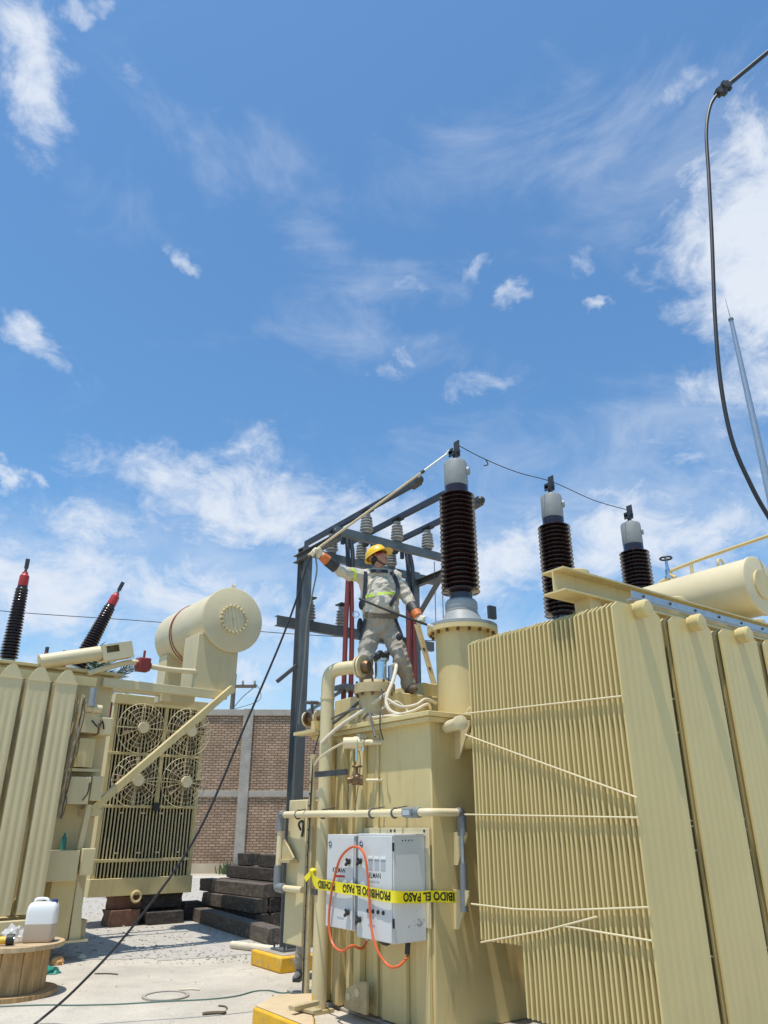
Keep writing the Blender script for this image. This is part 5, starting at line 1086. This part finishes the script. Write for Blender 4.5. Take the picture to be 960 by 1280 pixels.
lump('rag', 'pale crumpled rag by the fan transformer shadow', 'rag', on_ground(102, 1198), (.05, .05, .03), 'glove_white', 5)
# floor bits
mh = on_ground(207, 1246); mc = thing('manhole_cover', 'round manhole rim set in the yard floor', 'manhole cover', (mh.x, mh.y, 0))
MB().lathe([(.20, .0), (.235, .0), (.235, .016), (.20, .016), (.20, 0)], n=36).build('rim', 'concrete_grey', mc); MB().lathe([(0, .002), (.195, .002), (.195, .008), (0, .0081)], n=32).build('cover', 'ground', mc)
tag(MB().tube(smooth_path([on_ground(u, v, .008) for u, v in ((-60, 1262), (0, 1258), (60, 1256), (90, 1256.5), (150, 1255), (200, 1252), (260, 1249), (295, 1245), (318, 1239), (336, 1238), (352, 1241), (372, 1240), (392, 1243))], 6), .006, 6).build('green_wire', 'green_wire'), 'thin green wire snaking across the yard floor', 'wire')
def stick(label, u0, v0, u1, v1, r, m='twig'):
    a, b = on_ground(u0, v0, r), on_ground(u1, v1, r); mid = (a + b) / 2 + V((.02, .03, .0)); tag(MB().tube(smooth_path([a, mid, b], 4), [r * .7] + [r] * 7 + [r * .5], 6).build('twig', m), label, 'twig', 'debris on the yard floor')
stick('dark stick lying near the yellow pad', 253, 1267, 283, 1266, .014); stick('forked twig lying above the dark stick', 273, 1257, 284, 1261, .008); stick('thin curved twig near the middle of the yard', 118, 1217, 148, 1218, .008); stick('pale flat splinter beyond the manhole', 223, 1237, 250, 1237, .01, 'beige_hose')
a_, b_2 = on_ground(290, 1181, .05), on_ground(350, 1188, .05)
tag(MB().tube([a_, a_.lerp(b_2, .3), b_2], .05, 12).build('conduit_piece', 'beige_hose'), 'pale conduit pipe lying on the floor beside the post footing', 'pipe')
sp2 = on_ground(340, 1190, 0); tag(MB().cyl((sp2.x, sp2.y, .0), (sp2.x, sp2.y, .26), .012, n=8).lathe([(.02, .26), (.02, .28), (0, .281)], (sp2.x, sp2.y, 0), n=8).build('anchor_stud', 'dark_metal'), 'short dark anchor stud beside the post footing', 'stud')
w0 = on_ground(296, 1090); wd = MB(); r9 = random.Random(2)
for i in range(90):
    b0 = V((w0.x + r9.gauss(0, .16), 29.7 + r9.uniform(-.25, .2), 0)); h = r9.uniform(.12, .42); l = V((r9.gauss(0, .12), r9.gauss(0, .12), h)); s = V((.03, 0, 0)); wd.add([b0 - s, b0 + s, b0 + l * .7 + s * .7, b0 + l, b0 + l * .7 - s * .7], [(0, 1, 2, 3, 4)])
we = tag(wd.build('weed', 'leaf'), 'green weeds growing at the foot of the brick wall column', 'weed'); we['kind'] = 'stuff'

# ------------------------------------------------------------------ poles, lines, palm
up_ = thing('utility_pole', 'distant utility pole with crossarm above the brick wall', 'utility pole', (-7.62, 38, 0))
MB().cyl((0, 0, 0), (0, 0, 8.75), .16, .11, n=12).build('pole', 'pole_wood', up_); MB().box(-.3, -.06, 8.05, 1.15, .06, 8.2).build('crossarm', 'pole_wood', up_)
for x in (-.2, .45, 1.05): MB().lathe([(.03, 8.2), (.07, 8.24), (.05, 8.32), (.07, 8.36), (.03, 8.44), (0, 8.441)], (x, 0, 0), n=10).build('pin_insulator', 'insulator_grey', up_)
MB().tube(smooth_path([(.1, 0, 7.1), (.5, 0, 7.6), (.9, 0, 7.95), (1.1, .0, 8.15)]), .02, 6).tube(smooth_path([(1.05, 0, 8.3), (1.35, 0, 7.9), (1.3, 0, 7.4), (.1, 0, 7.0)]), .015, 6).build('brace', 'steel_dark', up_)
tag(MB().tube(smooth_path([at(-120, 752, 34), at(30, 766, 34), at(190, 777, 34), at(360, 792, 34), at(520, 800, 34), at(700, 806, 34)], 6), .018, 5).build('overhead_line', 'black_rubber'), 'thin overhead line crossing the sky behind the left conservator', 'overhead line')
# wire strung over the three bushings
tt = [FM.w(.904 + 1.7 * k + .035, .46, 5.93 - .03 * (k > 0)) for k in range(3)]
bwp = [tt[0], tt[0].lerp(tt[1], .25) - V((0, 0, .05)), tt[0].lerp(tt[1], .6) - V((0, 0, .06)), tt[1], tt[1].lerp(tt[2], .5) - V((0, 0, .05)), tt[2]]
bw = tag(MB().tube(smooth_path(bwp, 8), .0055, 6).build('jumper_wire', 'black_rubber'), 'thin bare wire strung across the tops of the three tall bushings', 'wire')
hk = tt[0].lerp(tt[1], .26) - V((0, 0, .05)); MB().tube(smooth_path([hk, hk + V((.02, 0, -.03)), hk + V((.03, 0, -.08)), hk + V((-.02, 0, -.09))]), .008, 6).build('hook', 'dark_metal', bw)
# mast with lightning rod at right
ms = at(910, 400, 16); mt_ = thing('lightning_mast', 'tall grey tapered mast with a thin lightning rod at the right edge', 'mast', (ms.x + .08, ms.y, 0))
MB().cyl((0, 0, 0), (0, 0, ms.z), .17, .05, n=14).build('mast_tube', 'galvanised', mt_); MB().cyl((0, 0, ms.z), (-.03, 0, ms.z + .7), .014, .006, n=6).build('rod', 'galvanised', mt_); MB().lathe([(.065, 0), (.065, .06), (0, .061)], (0, 0, ms.z - .02), n=12).build('mast_cap', 'steel_grey', mt_)
# service drop: support pole off to the right, arm, fitting, hanging cable
e0, e1 = at(897, 117, 4.2), at(960, 65, 4.2); dr = (e1 - e0).normalized(); e2 = e0 + dr * 4.2
sd2 = thing('drop_arm', 'dark rod with a connector reaching in from the upper right', 'rod', (e2.x, e2.y, 0))
inv = Matrix.Translation(V((-e2.x, -e2.y, 0)))
def lchild(mb, n, m): o = mb.build(n, m, sd2); o.data.transform(inv); return o
lchild(MB().tube([e0 + dr * .1, e2], .019, 10), 'rod', 'black_rubber'); lchild(MB().cyl((e2.x, e2.y, 0), (e2.x, e2.y, e2.z + .3), .13, .1, n=12), 'pole', 'pole_wood')
X_, Y_, Z_ = frame_from(dr); Mr = Matrix((dr, Y_, dr.cross(Y_))).transposed().to_4x4(); Mr.translation = e0
lchild(MB().box(-.0, -.028, -.03, .15, .028, .03, Mr).box(.06, -.045, -.02, .10, .045, .02, Mr).box(.02, -.012, -.055, .06, .012, -.03, Mr).box(.10, -.012, -.05, .13, .012, -.03, Mr).box(.11, -.022, .03, .14, .022, .05, Mr), 'connector', 'dark_metal')
cbp = [e0 + dr * .02] + [at(u, v, 4.2) for u, v in ((888, 132), (883, 165), (886, 220), (890, 300), (894, 400), (901, 480), (915, 550), (938, 605), (962, 648))] + [at(1010, 720, 4.2), at(1100, 900, 4.2), V((3.2, 4.3, .02)), V((4.5, 4.6, .02))]
tag(MB().tube(smooth_path(cbp, 8), .0135, 10).build('hanging_cable', 'black_rubber'), 'black cable hanging from the connector down the right side of the sky', 'cable')
# palm behind the left transformer
pt = at(116, 872, 20.5); pl_t = thing('palm_tree', 'palm tree showing its fronds behind the left transformer', 'palm tree', (pt.x, pt.y, 0))
MB().tube([(.0, 0, 0), (.1, 0, pt.z * .5), (0, 0, pt.z)], [.26, .2, .17], 14).build('trunk', 'palm_trunk', pl_t)
rp = random.Random(12)
for k in range(34):
    a = 2 * math.pi * k / 34 + rp.uniform(-.15, .15); el_ = rp.uniform(.0, 1.25); mb = MB(); L_ = rp.uniform(1.35, 1.8)
    d = V((math.cos(a) * math.cos(el_), math.sin(a) * math.cos(el_), math.sin(el_))); base = V((0, 0, pt.z)); s = V((-math.sin(a), math.cos(a), 0)); spn = []
    for i in range(9):
        t = i / 8; spn.append(base + d * L_ * t + V((0, 0, -.55 * t * t * (1.1 - math.sin(el_) * .6))))
    mb.tube(spn, [.018 - .0018 * i for i in range(9)], 5)
    for i in range(2, 9):
        for q in range(3):
            p = spn[i - 1].lerp(spn[i], q / 3); tdir = (spn[i] - spn[i - 1]).normalized()
            for sg_ in (-1, 1):
                ld = (s * sg_ * .9 + tdir * .7 + V((0, 0, rp.uniform(-.25, .2)))).normalized() * rp.uniform(.28, .48); w = tdir * .018
                mb.add([p - w, p + w, p + ld * .6 + w * .8, p + ld, p + ld * .6 - w * .8], [(0, 1, 2, 3, 4)])
    mb.build('frond', 'palm_green', pl_t)
